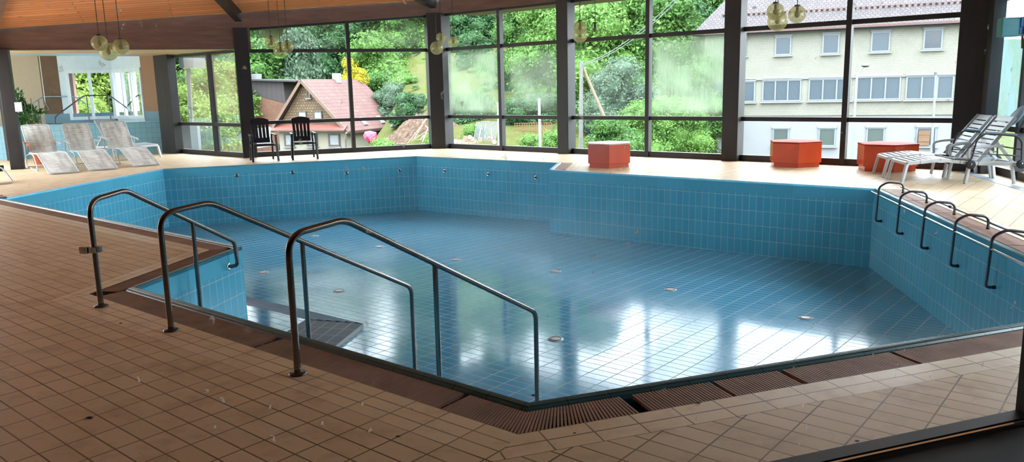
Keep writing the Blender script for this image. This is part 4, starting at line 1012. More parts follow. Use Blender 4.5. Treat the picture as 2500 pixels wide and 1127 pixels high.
c = m.mix(m.ramp(n1, [(.45, (0,)*3), (.62, (.4,)*3)]), c, lin((124, 116, 84))); m.set(c, 1.0); m.b.inputs['Specular IOR Level'].default_value = 0; m.bump(n2, .9, .3)
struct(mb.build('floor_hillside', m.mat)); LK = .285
# terrace outside the right windows
mb = MB(); q = [gW23+D(-10)*.5, nearR+D(-10)*.5, nearR+D(-10)*4.5, gW23+D(-10)*4.5]; mb.extr([at_z(p, -.35) for p in q], Z*.2); struct(mb.build('floor_terrace', plain('terrace_slabs', (120, 124, 120), .9)))

# ------------------------------------------------------------------ trees
def leaves_np(blobs, n, size, rng, droop=0.0, flat=.35):
    n = int(n*1.5)
    vol = np.array([b[3]*b[4]*b[5] for b in blobs])**(2/3); pr_ = vol/vol.sum(); V_ = []
    idx = rng.choice(len(blobs), n, p=pr_); bl = np.array(blobs)[idx]
    d = rng.normal(size=(n, 3)); d[:, 2] += .15; d /= np.linalg.norm(d, axis=1)[:, None]
    r = .72+.36*rng.random(n)**1.0; 
    lump = 1+.13*np.sin(d[:, 0]*7+bl[:, 0])*np.cos(d[:, 1]*6+bl[:, 1])+.08*np.sin(d[:, 2]*11)
    c = bl[:, :3]+d*bl[:, 3:6]*(r*lump)[:, None]
    nrm = d*.8+rng.normal(size=(n, 3))*.55+np.array([0, 0, flat]); nrm /= np.linalg.norm(nrm, axis=1)[:, None]
    t = np.cross(nrm, rng.normal(size=(n, 3))); t[:, 2] -= droop; t /= np.linalg.norm(t, axis=1)[:, None]; s = np.cross(nrm, t); s /= np.linalg.norm(s, axis=1)[:, None]
    L = (size*(.6+.8*rng.random(n)))[:, None]; w = L*.55
    a = c-t*L*.5; b = c+s*w*.5+nrm*L*.08; e = c+t*L*.6; f = c-s*w*.5+nrm*L*.08
    v = np.stack([a, b, e, f], 1).reshape(-1, 3); return v
def crown_mesh(name, blobs, n, size, mat, rng, **k):
    v = leaves_np(blobs, n, size, rng, **k); nv = len(v); faces = np.arange(nv).reshape(-1, 4)
    cm = MB()
    for b in blobs: cm.sphere(b[:3], .66, 14, 9, sc=b[3:6])
    off = nv; vv = np.concatenate([v, np.array(cm.v)]); ff = faces.tolist()+[[i+off for i in f] for f in cm.f]
    me = bpy.data.meshes.new(name); me.from_pydata(vv.tolist(), [], ff); me.materials.append(mat); me.update()
    return me
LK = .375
M_['lf_mid'] = leafmat('mid_green_leaf', (58, 104, 44), (88, 142, 62), (136, 186, 98))
M_['lf_dark'] = leafmat('deep_green_leaf', (42, 82, 48), (66, 118, 66), (104, 154, 92))
M_['lf_grey'] = leafmat('grey_green_needle', (72, 104, 78), (104, 138, 106), (146, 172, 140))
M_['lf_bright'] = leafmat('bright_green_leaf', (76, 130, 52), (116, 172, 74), (164, 210, 112))
M_['lf_lime'] = leafmat('lime_leaf', (118, 160, 52), (156, 194, 78), (196, 222, 118))
M_['lf_yellow'] = leafmat('golden_leaf', (176, 160, 20), (222, 206, 34), (240, 232, 90))
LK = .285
M_['bark'] = plain('tree_bark', (96, 84, 68), .9, var=.2)
rng = np.random.default_rng(3)
def blobset(h, w, n, rng, cone=0.0, low=.25):
    out = [(0, 0, h*.55, w*.34, w*.34, h*.36)]
    for _ in range(n):
        t = rng.random(); z = h*(low+(.92-low)*t); rad_ = w*.36*(math.sin(PI*(.18+.72*t)) if not cone else (1-t*.85)); a = rng.random()*2*PI
        s = w*(.20+.10*rng.random())*(1-.35*t*(1 if cone else .4)); out.append((rad_*math.cos(a), rad_*math.sin(a), z, s, s, s*(.75 if not cone else .8)))
    return out
PROTO = {}
def proto(key, h, w, nb, n, size, mat, **k):
    PROTO[key] = (crown_mesh('crown', blobset(h, w, nb, rng, cone=k.pop('cone', 0), low=k.pop('low', .25)), n, size, M_[mat], rng, **k), h)
    t = MB(); t.tube([V(0, 0, -1.5), V(.05, 0, h*.3), V(0, .05, h*.7)], [h*.022, h*.017, h*.006], 8); PROTO[key] += (t,)
    me_o = t.build('trunk', M_['bark']); PROTO[key] = (PROTO[key][0], h, me_o.data); bpy.data.objects.remove(me_o)
proto('broad', 12, 9, 13, 6500, .42, 'lf_mid'); proto('broad2', 13, 8, 12, 6500, .42, 'lf_dark'); proto('bright', 11, 9, 14, 6500, .40, 'lf_bright'); proto('grey', 13, 7, 14, 6500, .40, 'lf_grey', droop=1.2, cone=1, low=.1)
proto('near', 10, 7.5, 24, 15000, .26, 'lf_bright', low=.06); proto('near2', 10, 7, 24, 15000, .25, 'lf_mid', low=.06); proto('near3', 9, 6.5, 26, 15000, .24, 'lf_grey', low=.06)
proto('bush', 3.2, 3.6, 9, 3500, .22, 'lf_dark', low=.1); proto('bushb', 3.0, 3.6, 9, 3500, .20, 'lf_bright', low=.1); proto('lime', 6.5, 4.6, 16, 9000, .17, 'lf_lime', low=.1); proto('yellow', 9, 4.2, 16, 5200, .22, 'lf_yellow', low=.2)
def tree(key, p, sc=1.0, rz=0, label='', group=None, cat='tree', name='tree', sz=1.0):
    me, h, tr = PROTO[key]; root = thing(name, label, cat, p, rz, group); root.scale = (sc, sc, sc*sz)
    for nm_, d in (('crown', me), ('trunk', tr)):
        o = bpy.data.objects.new(nm_, d); COL.objects.link(o); o.parent = root
    return root
LB = {'broad': 'mid green leafy tree in the forest on the hill behind the houses', 'broad2': 'deep green leafy tree in the forest on the hill behind the houses', 'bright': 'bright green leafy tree in the forest on the hill behind the houses', 'grey': 'grey green drooping conifer in the forest on the hill behind the houses'}
rr = random.Random(5)
for Y in (100, 109, 119, 131):
    x = -.66*Y
    while x < .42*Y:
        if True:
            k = rr.choice(['broad', 'broad2', 'bright', 'broad', 'grey' if x < -10 else 'broad2']); xx = x+rr.uniform(-1.5, 1.5); yy = Y+rr.uniform(-2.5, 2.5)
            tree(k, (xx, yy, hgt(xx, yy)-.5), rr.uniform(.85, 1.2), rr.uniform(0, 6.28), LB[k], 'trees on the forest hillside, '+k.rstrip('2')+(' dark' if k[-1] == '2' else ''))
        x += 7.6+rr.uniform(-1, 1)
def tp(px, Y, z=None):
    p = AT(px, 300, Y); return V(p.x, p.y, hgt(p.x, p.y) if z is None else z)
G2 = 'trees at the foot of the hill'
for key, px, Y, sc, z, lb in [
    ('grey', 742, 92, 1.1, -5, 'grey green weeping conifer straight above the gable house roof'),
    ('grey', 700, 96, 1.0, -5, 'grey green conifer left of the weeping one, above the dark metal gable'),
    ('broad', 640, 90, 1.0, -4.5, 'mid green tree behind the shingled building, right of the first dark column'),
    ('broad2', 800, 97, 1.05, -4, 'deep green tree left of the golden one'),
    ('bright', 945, 94, .95, -1, 'bright green tree right of the golden one, top reaching the window transom'),
    ('broad', 1005, 99, .9, 2, 'mid green tree at the top of the bare slope, left of the second column'),
    ('near2', 922, 82, .74, -4, 'dense green tree right beside the gable house roof'),
    ('near3', 955, 78, .72, -4, 'blue green bushy tree between the gable roof and the bare slope'),
    ('near', 990, 80, .62, -3, 'rounded bright green tree at the left edge of the bare slope'),
    ('near2', 1290, 74, .95, .0, 'leafy tree behind the misted pane, left of the third column'),
    ('near', 1345, 70, .95, .0, 'bright leafy tree over the white post, by the third column'),
    ('near', 1445, 64, 1.1, -2.6, 'bright green tree directly behind the utility pole'),
    ('near3', 1512, 56, .80, -3.6, 'pale grey green leafy tree in front of the hillside, centre right'),
    ('near', 1560, 66, 1.2, -2.4, 'tall bright green tree rising left of the fourth mullion'),
    ('near2', 1625, 63, 1.15, -3, 'mid green tree seen through the misted pane'),
    ('near2', 1695, 60, .9, -4.4, 'dark leafy tree touching the left end of the pale building'),
    ('near', 1655, 52, .55, -4.8, 'low bright green tree under the misted pane'),
    ('near2', 1492, 41.5, .48, -4.8, 'low leafy tree behind the lone orange box'),
    ('near', 1575, 52, .52, -4.6, 'low bright green tree right of the lone orange box'),
    ('yellow', 866, 79, .72, -3.4, 'golden yellow columnar tree behind the red roof'),
    ('bright', 1640, 92, 1.0, -1, 'bright green tree left of the pale building roof'),
    ('broad2', 1690, 88, 1.0, -1, 'deep green tree behind the hip of the slate roof'),
    ('broad', 1740, 96, 1.2, 4, 'mid green tree above the left end of the slate roof'),
    ('lime', 487, 40, .82, -3.4, 'lime green tree outside the side window, left of the first dark column'),
    ('lime', 452, 36, .9, -3.2, 'lime green tree close to the white bay at the side window'),
    ('lime', 528, 42, .55, -4.0, 'small lime green tree below the round black sign'),
    ('bright', 540, 80, .9, -4, 'bright green tree far behind the side window'),
    ('lime', 215, 38, 1.1, -2.6, 'lime green tree through the alcove left window'),
    ('lime', 265, 40, 1.15, -2.6, 'lime green tree at the right pane of the alcove left window'),
    ('lime', 320, 41, 1.15, -2.8, 'lime green tree through the alcove right window'),
    ('lime', 372, 44, 1.1, -2.8, 'lime green tree hidden mostly by the brown pier'),
    ]:
    tree(key, tp(px, Y, z), sc, rr.uniform(0, 6), lb, None, sz=1.35 if key == 'yellow' else 1.0)
for key, px, Y, sc, z, lb in [
    ('bushb', 927, 48, .62, -2.85, 'bright green bush in front of the house beside the pink parasol'),
    ('bush', 1000, 66, .9, -1.5, 'green bush at the foot of the bare slope above the rubble'),
    ('bush', 1125, 62, .9, -1.6, 'green hedge bush above the log pile'),
    ('bush', 1175, 63, .9, -1.6, 'green hedge bush behind the metal frames'),
    ('bushb', 1150, 55, .5, -2.1, 'low green bush behind the log pile'),
    ('bush', 1265, 60, .8, -1.7, 'dark bush over the left of the orange lattice'),
    ('bush', 1330, 61, .85, -1.6, 'dark bush over the right of the orange lattice'),
    ('bushb', 1290, 50, .42, -2.4, 'low green weeds in front of the orange lattice'),
    ('bushb', 1345, 51, .5, -2.4, 'low green weeds beside the third column'),
    ('bushb', 1075, 52, .5, -2.4, 'green bush half hidden by the second column'),
    ('bush', 490, 27, .6, -3.0, 'green bush at the foot of the side window'),
    ('bush', 1150, 84, 1.3, 3.2, 'green bush on the bare slope right of the second column, behind the mist'),
    ('bushb', 1205, 80, 1.1, 2.2, 'bright bush on the slope left of the fourth mullion'),
    ('bush', 1110, 96, 1.5, 5.5, 'green bush at the upper edge of the bare slope'),
    ('bushb', 1060, 97, 1.3, 6, 'bright bush at the upper left edge of the bare slope'),
    ('bush', 1185, 97, 1.6, 6, 'dark bush at the top of the slope behind the first misted pane'),
    ('lime', 228, 33, .28, .0, 'low clipped hedge bush below the alcove left window'),
    ]:
    tree(key, tp(px, Y, z), sc, rr.uniform(0, 6), lb, None, 'bush', 'bush')
for k_ in range(26):
    px_ = 985+k_*10.5+rr.uniform(-6, 6); Y_k = 70+rr.uniform(0, 26); P_ = tp(px_, Y_k); tree(rr.choice(['bush', 'bushb', 'bushb']), (P_.x, P_.y, P_.z-.25), rr.uniform(.16, .42), rr.uniform(0, 6), 'small low shrub growing on the bare grassy slope by the second column', 'small shrubs on the bare slope', 'shrub', 'shrub', sz=.7)
for k_, (s_k, o_k, lb_) in enumerate([(1.5, 13, 'added tree blocking sky outside the right wall, nearest the window corner'), (5, 24, 'added tree blocking sky far outside the right wall, second from the corner')]):
    P_ = gW23-D(A3)*s_k+D(-10)*o_k; tree('broad', (P_.x, P_.y, -4.8), 1.0, k_*1.7, lb_, None)  # unseen trees added to block low sky beyond the right windows
p_ = gW23-D(A3)*3.0+D(-10)*3.6; tree('bush', at_z(p_, -.4), .55, 1, 'green bush outside the misted right window', None, 'bush', 'bush')

# ------------------------------------------------------------------ buildings
def curtainmat(name, dark, light, bands=True):
    m = Mat(name); wv = m.n('ShaderNodeTexWave'); wv.inputs['Scale'].default_value = 9; wv.inputs['Distortion'].default_value = 1.5; wv.inputs['Detail'].default_value = 2; m.l(m.uv(), wv.inputs['Vector'])
    m.set(m.ramp(wv.outputs['Fac'], [(.25, lin(dark)), (.8, lin(light))]), .25); return m.mat
M_['curtain'] = curtainmat('striped_net_curtain', (46, 62, 76), (116, 138, 152))
M_['curtaing'] = curtainmat('green_net_curtain', (62, 80, 78), (116, 136, 128))
M_['darkpane'] = plain('dark_window_pane', (66, 78, 88), .12)
M_['blind'] = plain('white_roller_blind', (190, 196, 204), .5)
M_['wframe'] = plain('pale_window_frame', (168, 178, 190), .5)
M_['wframebr'] = plain('brown_window_frame', (112, 94, 80), .6)
M_['siding'] = roofmat('cream_shingle_siding', (196, 194, 180), (188, 186, 170), (164, 161, 146), .14, .12, .008, rough=.8)
M_['plasterw'] = plain('white_plaster_outside', (190, 193, 197), .85, var=.03)
M_['plasterc'] = plain('cream_plaster_outside', (204, 196, 176), .85, var=.04)
M_['slate'] = roofmat('scalloped_roof_slate', (126, 112, 112), (104, 94, 97), (66, 60, 64), .30, .24, .03, curved=.05)
M_['redtile'] = roofmat('red_roof_tile', (156, 102, 92), (138, 84, 76), (96, 58, 54), .42, .42, .035, curved=.03, off=0)
M_['redpent'] = roofmat('bright_red_pent_tile', (182, 92, 74), (166, 80, 64), (130, 62, 52), .25, .6, .02, off=0)
M_['greytile'] = roofmat('grey_roof_tile', (130, 126, 128), (112, 108, 112), (84, 80, 84), .4, .4, .03, off=0)
M_['shingle'] = roofmat('brown_wood_shingle', (168, 140, 98), (144, 112, 74), (92, 70, 48), .26, .24, .03)
M_['oshingle'] = roofmat('orange_wood_shingle', (176, 124, 92), (156, 104, 76), (122, 84, 66), .16, .14, .014)
M_['metalsid'] = roofmat('dark_standing_seam', (92, 82, 82), (86, 76, 78), (58, 52, 54), .55, 20, .02, off=0)
M_['gutterred'] = plain('copper_gutter', (128, 84, 76), .5)
M_['darkroof'] = plain('dark_roof_edge', (60, 56, 60), .7)
class Bld:
    def __init__(s, name, label, P, ang, cat='building'):
        s.P = at_z(P, 0); s.a = ang; s.u = D(ang); s.n = D(ang-90); s.root = thing(name, label, cat, s.P, rad(ang))
    def uz(s, x, y, off=0): p = ONP(x, y, s.P+s.n*off, s.a)-s.P; return p.dot(s.u), p.z
    def L(s, u, o, z): return V(u, -o, z)                    # local coords: x along wall, -y towards viewer
    def poly(s, name, px, mat, off=0, th=.3, sc=1.0, parent=None):
        pts = [s.uz(x, y, off) for x, y in px]; return s.polyuz(name, pts, mat, off, th, sc, parent)
    def polyuz(s, name, pts, mat, off=0, th=.3, sc=1.0, parent=None):
        m = MB(); v = [s.L(u, off, z) for u, z in pts]; m.face(v, [((u+50)*sc, (z+20)*sc) for u, z in pts])
        vb = [p+V(0, th, 0) for p in v]; n = len(v)
        for i in range(n): m.face([v[i], v[(i+1) % n], vb[(i+1) % n], vb[i]], [(pts[i][0]+50, pts[i][1]+20)]*4)
        m.face(vb[::-1]); return m.build(name, M_[mat], parent or s.root)
    def window(s, x0, y0, x1, y1, pane='curtain', frame='wframe', n=1, off=.1, lintel=True, sill=True, fw=.09):
        u0, z1 = s.uz(x0, y0, off); u1, z0 = s.uz(x1, y1, off); zt = z1; w = u1-u0
        m = MB(); 
        for z in (z0+fw/2, zt-fw/2): m.box(((u0+u1)/2, -off-.02, z), (w, .08, fw))
        for k in range(n+1): m.box((u0+fw/2+(w-fw)*k/n, -off-.02, (z0+zt)/2), (fw, .085, zt-z0))
        f = m.build('window', M_[frame], s.root)
        for k in range(n):
            a = u0+fw/2+(w-fw)*k/n; b = u0+fw/2+(w-fw)*(k+1)/n; g = MB(); g.face([V(a, -off-.01, z0), V(b, -off-.01, z0), V(b, -off-.01, zt), V(a, -off-.01, zt)], [(0, 0), (1, 0), (1, 1), (0, 1)]); g.build('window_pane', M_[pane], f)
        if lintel: MB().box(((u0+u1)/2, -off-.04, zt+.07), (w+.12, .14, .16)).build('shutter_box', M_['plasterw'], f)
        if sill: MB().box(((u0+u1)/2, -off-.08, z0-.06), (w+.22, .22, .08)).build('window_sill', M_['plasterw'], f)
        return f
def solve_px(b, o, z, x):                       # u along wall so that the point (u, off=o, z) lies on image column x
    lo, hi = -40, 60
    for _ in range(50):
        m = (lo+hi)/2; p = b.P+b.u*m+b.n*o+Z*z-CAM; px = 1250+F_*p.dot(rt)/p.dot(fwd)
        if px < x: lo = m
        else: hi = m
    return lo
# the pale building on the right
PB = AT(1860, 200, 57)
b = Bld('apartment_building', 'long pale three-storey building with slate roof, filling the right windows', PB, -24.4)
uL, zE = b.uz(1722, 84); uR, zE2 = b.uz(2362, 53); zE = (zE+zE2)/2; zM = b.uz(1900, 282)[1]; zG = -5.2
b.polyuz('upper_wall', [(uL, zM), (uR, zM), (uR, zE), (uL, zE)], 'siding', .10, 10.0)
b.polyuz('lower_wall', [(uL, zG), (uR, zG), (uR, zM), (uL, zM)], 'plasterw', 0, 10.0)
zb0 = b.uz(1960, 192, .14)[1]; 
m = MB(); m.box(((uL+uR)/2, -.17, zb0+.02), (uR-uL-.6, .12, .08)); m.build('cornice', M_['plasterw'], b.root)
m = MB(); m.bar(V(uL-.6, -.75, zE+.0), V(uR+.1, -.75, zE+.0), .16, .14); m.build('gutter', M_['gutterred'], b.root)
hipx = lambda y: 1700+(80-y)*(75/80)
up_, bk_ = 6.6, 6.6
uh = solve_px(b, -bk_+.7, zE+up_, hipx(-120))
m = MB(); sl_len = math.hypot(up_, bk_)
ps = [V(uL-.9, -.7, zE-.05), V(uR+.15, -.7, zE-.05), V(uR+.15, bk_-.7, zE+up_), V(uL+4.2, bk_-.7, zE+up_)]
m.face(ps, [(ps[0].x+50, 0), (ps[1].x+50, 0), (ps[2].x+50, sl_len), (ps[3].x+50, sl_len)])
m.face([ps[0], ps[3], V(uL-.9, 2*bk_-.7, zE-.05)], [(0, 0), (sl_len, sl_len), (2*bk_, 0)])
m.face([ps[1], V(uR+.15, 2*bk_-.7, zE-.05), ps[2]], [(0, 0), (2*bk_, 0), (bk_, sl_len)])
m.face([p-Z*.15 for p in (ps[0], ps[1], ps[2], ps[3])])
m.build('roof', M_['slate'], b.root)
m = MB(); m.bar(V(uL, -.35, zE-.05), V(uR, -.35, zE-.05), .75, .08); m.build('eaves_board', M_['plasterw'], b.root)
for x in (1841, 2280):
    uu, zz_ = b.uz(x, 29 if x < 2000 else 5, -1.0); m = MB(); m.box((uu, 1.2+.0, zz_+.25), (.22, .3, .3)); m.build('roof_vent', M_['black'], b.root)
m = MB()
for k in range(44): m.box((uL+1.2+(uR-uL-1.6)*k/43, .55, zE+1.28), (.16, .06, .16), R=Matrix.Rotation(.7, 3, 'X'))
m.bar(V(uL+1, .5, zE+1.36), V(uR-.2, .5, zE+1.36), .04, .04); m.build('snow_guard', M_['gutterred'], b.root)
for x0, y0, x1, y1, pn in [(1893, 90, 1931, 134, 'curtain'), (2009, 84, 2048, 131, 'curtain'), (2128, 78, 2172, 126, 'curtain'), (2256, 72, 2300, 120, 'darkpane'), (1790, 96, 1822, 137, 'curtain')]: b.window(x0, y0, x1, y1, pn, off=.12)
for x0, y0, x1, y1, n in [(1740, 200, 1843, 249, 3), (1862, 196, 1955, 247, 3), (1975, 193, 2077, 245, 3), (2092, 188, 2197, 243, 3), (2213, 186, 2326, 242, 3)]: b.window(x0, y0, x1, y1, 'curtain', n=n, off=.12)
for x0, y0, x1, y1, pn in [(1887, 313, 1925, 356, 'curtaing'), (1999, 312, 2039, 357, 'curtaing'), (2116, 311, 2158, 357, 'curtaing'), (2238, 310, 2284, 357, 'darkpane')]: b.window(x0, y0, x1, y1, pn, off=.02)
u0, z1 = b.uz(2243, 318, .05); u1, z0 = b.uz(2268, 354, .05)
m = MB(); m.box(((u0+u1)/2, -.16, (z0+z1)/2), (u1-u0, .03, z1-z0)); 
for k in range(2): m.box(((u0+u1)/2, -.18, z0+(z1-z0)*(k+.6)/2.2), (u1-u0, .03, .05))
m.build('wooden_blind', wood('wooden_blind', (140, 98, 64), (176, 132, 92), ax='OB'), b.root)
m = MB(); m.tube([V(uR-.12, -.3, zE-.1), V(uR-.18, -.16, zE-.5), V(uR-.18, -.16, zG+.3)], .07, 10); m.build('downpipe', M_['plasterw'], b.root)
# ivy at the left end of that building
p = b.P+b.u*(uL+.6)+b.n*.2; root = thing('climbing_ivy', 'brown bare climbing ivy on the left end of the pale building', 'climbing plant', at_z(p, zG), rad(-24.4))
m = MB(); ri = random.Random(2)
for k in range(26):
    x = ri.uniform(-.6, .5); pts = [V(x, 0, 0)]
    for j in range(7): x += ri.uniform(-.16, .16); pts.append(V(x, -.02*ri.random(), (j+1)*.42))
    m.tube(pts, .022, 4)
m.build('stems', M_['bark'], root)
m = MB(); leafcloud(m, (-.3, 0, 1.6), 140, (.5, .08, 1.4), .14, RNG); m.build('leaves', M_['lf_dark'], root)

# gable house
PG = AT(742, 193, 70); b = Bld('gabled_house', 'house with red tiled roof and brown shingled gable front', PG, -21)
uA, zA = 0, PG.z; uR_, zR_ = b.uz(857, 320); uL_, zL_ = b.uz(668, 316); zE_ = (zR_+zL_)/2; zg = -6.0; DEP = 9.5
uLb, uRb = uL_+.55, uR_-.45
gab = [(uLb, zE_+.3), (uRb, zE_+.3), (.15, zA-.45), (-.15, zA-.45)]
b.polyuz('gable_wall', gab, 'shingle', 0, .3)
b.polyuz('front_wall', [(uLb, zg), (uRb, zg), (uRb, zE_+.3), (uLb, zE_+.3)], 'plasterc', 0, DEP)
def rslope(u1, z1, name):
    m = MB(); a = V(uA, -.5, zA); c_ = V(u1, -.5, z1); e = V(u1, DEP, z1); d = V(uA, DEP, zA); Ls = (c_-a).length
    m.face([a, c_, e, d], [(50, Ls), (50, 0), (60.1, 0), (60.1, Ls)]); off = V(0, 0, -.22); m.face([d+off, e+off, c_+off, a+off])
    for q0, q1 in ((a, c_), (c_, e), (e, d)): m.face([q0, q0+off, q1+off, q1], [(50, 0)]*4)
    return m.build(name, M_['redtile'], b.root)
rslope(uR_, zR_, 'roof'); rslope(uL_, zL_, 'roof')
m = MB(); m.bar(V(uA, -.52, zA-.15), V(uR_, -.52, zR_-.15), .06, .26); m.bar(V(uA, -.52, zA-.15), V(uL_, -.52, zL_-.15), .06, .26); m.build('bargeboard', plain('brown_bargeboard', (146, 114, 92), .7), b.root)
m = MB(); zp = b.uz(760, 303)[1]; zq = b.uz(760, 317, .8)[1]; m.face([V(uLb-.4, 0, zp), V(uRb+.2, 0, zp), V(uRb+.35, -.9, zq), V(uLb-.6, -.9, zq)][::-1], [(0, .6), (8, .6), (8.2, 0), (0, 0)][::-1]); m.face([V(uLb-.4, 0, zp-.1), V(uRb+.2, 0, zp-.1), V(uRb+.35, -.9, zq-.1), V(uLb-.6, -.9, zq-.1)]); m.build('pent_roof', M_['redpent'], b.root)
m = MB(); m.bar(V(uLb-.6, -.92, zq-.05), V(uRb+.35, -.92, zq-.05), .12, .12); m.build('gutter', M_['gutterred'], b.root)
b.window(749, 220, 759, 239, 'darkpane', 'wframebr', off=.05, lintel=False, sill=True); b.window(727, 271, 749, 291, 'blind', 'wframebr', off=.05, lintel=False); b.window(765, 271, 787, 291, 'blind', 'wframebr', off=.05, lintel=False)
b.window(693, 326, 719, 357, 'blind', 'wframebr', off=.05, lintel=False, fw=.14); b.window(801, 326, 831, 357, 'blind', 'wframebr', off=.05, lintel=False, fw=.14); b.window(748, 326, 776, 357, 'blind', 'wframebr', off=.05, lintel=False, fw=.14)
m = MB(); m.box((.1, 5.0, zA+.1), (.6, .6, .9)); m.build('chimney', M_['plasterw'], b.root)
for yy in (3.1, 6.2):
    t = .78; base = V(uA, 0, zA).lerp(V(uR_, 0, zR_), t); dr = (V(uR_, 0, zR_)-V(uA, 0, zA)).normalized(); nn = V(-dr.z, 0, dr.x)
    m = MB(); m.bar(base+V(0, yy, 0)+nn*.06, base+V(0, yy, 0)+nn*.06+dr*.9, .6, .1, upv=nn); m.build('skylight', M_['blind'], b.root)
m = MB(); m.tube([V(uR_-.1, -.6, zR_-.1), V(uR_-.6, -.1, zR_-.8), V(uR_-.6, -.08, zg)], .07, 8); m.build('downpipe', M_['plasterw'], b.root)
# shingled building with dark metal gable behind it
b = Bld('shingled_building', 'orange shingled building with a dark metal clad upper floor', AT(640, 240, 80), -14)
b.poly('shingle_wall', [(557, 268), (598, 222), (612, 228), (700, 252), (720, 380), (557, 380)], 'oshingle', 0, 8)
b.poly('metal_wall', [(600, 197), (691, 199), (697, 251), (612, 229), (600, 223)], 'metalsid', .05, 6)
b.poly('roof_edge', [(585, 192), (722, 196), (722, 200), (585, 196)], 'darkroof', .6, 8)
b.poly('roof', [(553, 268), (600, 210), (603, 218), (563, 270)], 'darkroof', .5, 8)
b.poly('chimney', [(609, 180), (626, 180), (626, 193), (609, 193)], 'plasterw', -2, 1)
b.window(679, 350, 687, 368, 'darkpane', 'wframebr', off=.05, lintel=False, sill=False)
# round sign on its wall
sp_ = ONP(557, 271, b.P+b.n*.5, b.a); rs = thing('round_sign', 'round black sign with white script and leaf emblem on the shingled building', 'sign', sp_, rad(-14))
Rr = Matrix.Rotation(PI/2, 3, 'X'); MB().lathe([(0, -.05), (.66, -.05), (.66, .05), (0, .05)], n=36, R=Rr).build('disc', M_['black'], rs); MB().lathe([(.64, -.06), (.72, -.06), (.72, .06), (.64, .06)], n=36, R=Rr).build('rim', plain('rust_rim', (170, 90, 60), .6), rs)
m = MB(); m.tube([V(-.48, -.07, -.1), V(-.40, -.07, .12), V(-.44, -.07, -.08), V(-.25, -.07, -.02), V(-.2, -.07, .06), V(-.12, -.07, -.04), V(0, -.07, .05), V(.08, -.07, -.03), V(.2, -.07, .07), V(.27, -.07, -.02), V(.38, -.07, .1), V(.5, -.07, .02), V(.42, -.07, -.22), V(.3, -.07, -.28)], .035, 6); m.build('script', M_['white'], rs)
m = MB()
for k in range(7): a = PI*(k+.5)/7; m.bar(V(.05*math.cos(a), -.07, .3), V(.28*math.cos(a), -.07, .3+.22*math.sin(a)), .02, .07)
m.build('emblem', M_['white'], rs); MB().bar(V(-.28, -.07, -.4), V(.28, -.07, -.36), .02, .07).build('lower_line', M_['white'], rs)
# grey roofs between
b = Bld('grey_roofed_house', 'house with a grey tiled roof peeking between the metal clad building and the gable', AT(715, 215, 92), -10)
b.poly('roof', [(686, 205), (752, 196), (752, 235), (690, 240)], 'greytile', 0, 6); b.poly('wall', [(690, 238), (745, 234), (745, 300), (690, 300)], 'plasterw', -.5, 6)
b.poly('balcony_rail', [(693, 228), (720, 226), (720, 250), (693, 252)], 'wframe', .6, .1)
b = Bld('garden_shed', 'low shed with a grey tiled roof right of the gable house', AT(985, 300, 66), -12)
m = MB(); r_ = [b.uz(x, y) for x, y in ((937, 276), (1008, 272), (1030, 300), (955, 309))]; (ua_, za_), (ub_, zb_), (uc_, zc_), (ud_, zd_) = r_
m.face([V(ua_, 3, za_), V(ub_, 3, zb_), V(uc_, -.3, zc_), V(ud_, -.3, zd_)][::-1], [(0, 2.5), (3, 2.5), (3.4, 0), (0, 0)][::-1]); m.face([V(ua_, 3, za_-.12), V(ub_, 3, zb_-.12), V(uc_, -.3, zc_-.12), V(ud_, -.3, zd_-.12)]); m.build('roof', M_['greytile'], b.root)
b.poly('wall', [(955, 308), (1008, 303), (1006, 372), (955, 372)], 'plasterc', -.2, 3)
# buildings seen in the side window
b = Bld('blue_gabled_house', 'distant house with pale blue roof above the round sign', AT(560, 175, 95), -30)
b.poly('roof', [(524, 160), (545, 172), (590, 196), (545, 200), (520, 190)], 'wframe', 0, 5); b.poly('wall', [(530, 195), (600, 196), (600, 260), (530, 260)], 'metalsid', -.3, 5)
b = Bld('white_bay', 'white window bay of the same building jutting out beside the alcove', AT(450, 250, 27.2), -40)
b.poly('wall', [(443, 300), (480, 300), (486, 366), (450, 366)], 'plasterw', 0, .1); b.poly('corner_post', [(455, 168), (462, 168), (470, 300), (461, 300)], 'plasterw', 0, .04); b.poly('fascia', [(436, 141), (473, 141), (473, 166), (438, 166)], 'plasterw', .1, .4)
b = Bld('white_tent_roof', 'white slanting roof at the bottom of the side window', AT(580, 340, 44), -10)
b.poly('roof', [(542, 366), (598, 316), (602, 366)], 'plasterw', 0, 3)
b = Bld('garden_wall', 'grey stepped wall and roof outside the alcove window', AT(265, 230, 48), -15)
b.poly('wall', [(203, 217), (238, 219), (240, 232), (203, 232)], 'wframe', 0, .5); b.poly('roof', [(243, 238), (287, 240), (290, 280), (246, 278)], 'greytile', 0, 2)
# pink pier of the building outside the alcove
q = at_z(Rc, 0)+D(200.1)*1.9+D(110)*3.4; tag(MB().box((0, 0, .55), (.55, .5, 4.6), rz=rad(20)).build('outside_pier', plain('pink_plaster', (255, 190, 180), .8), loc=q), 'pink plastered pier outside the alcove left window', 'pillar')
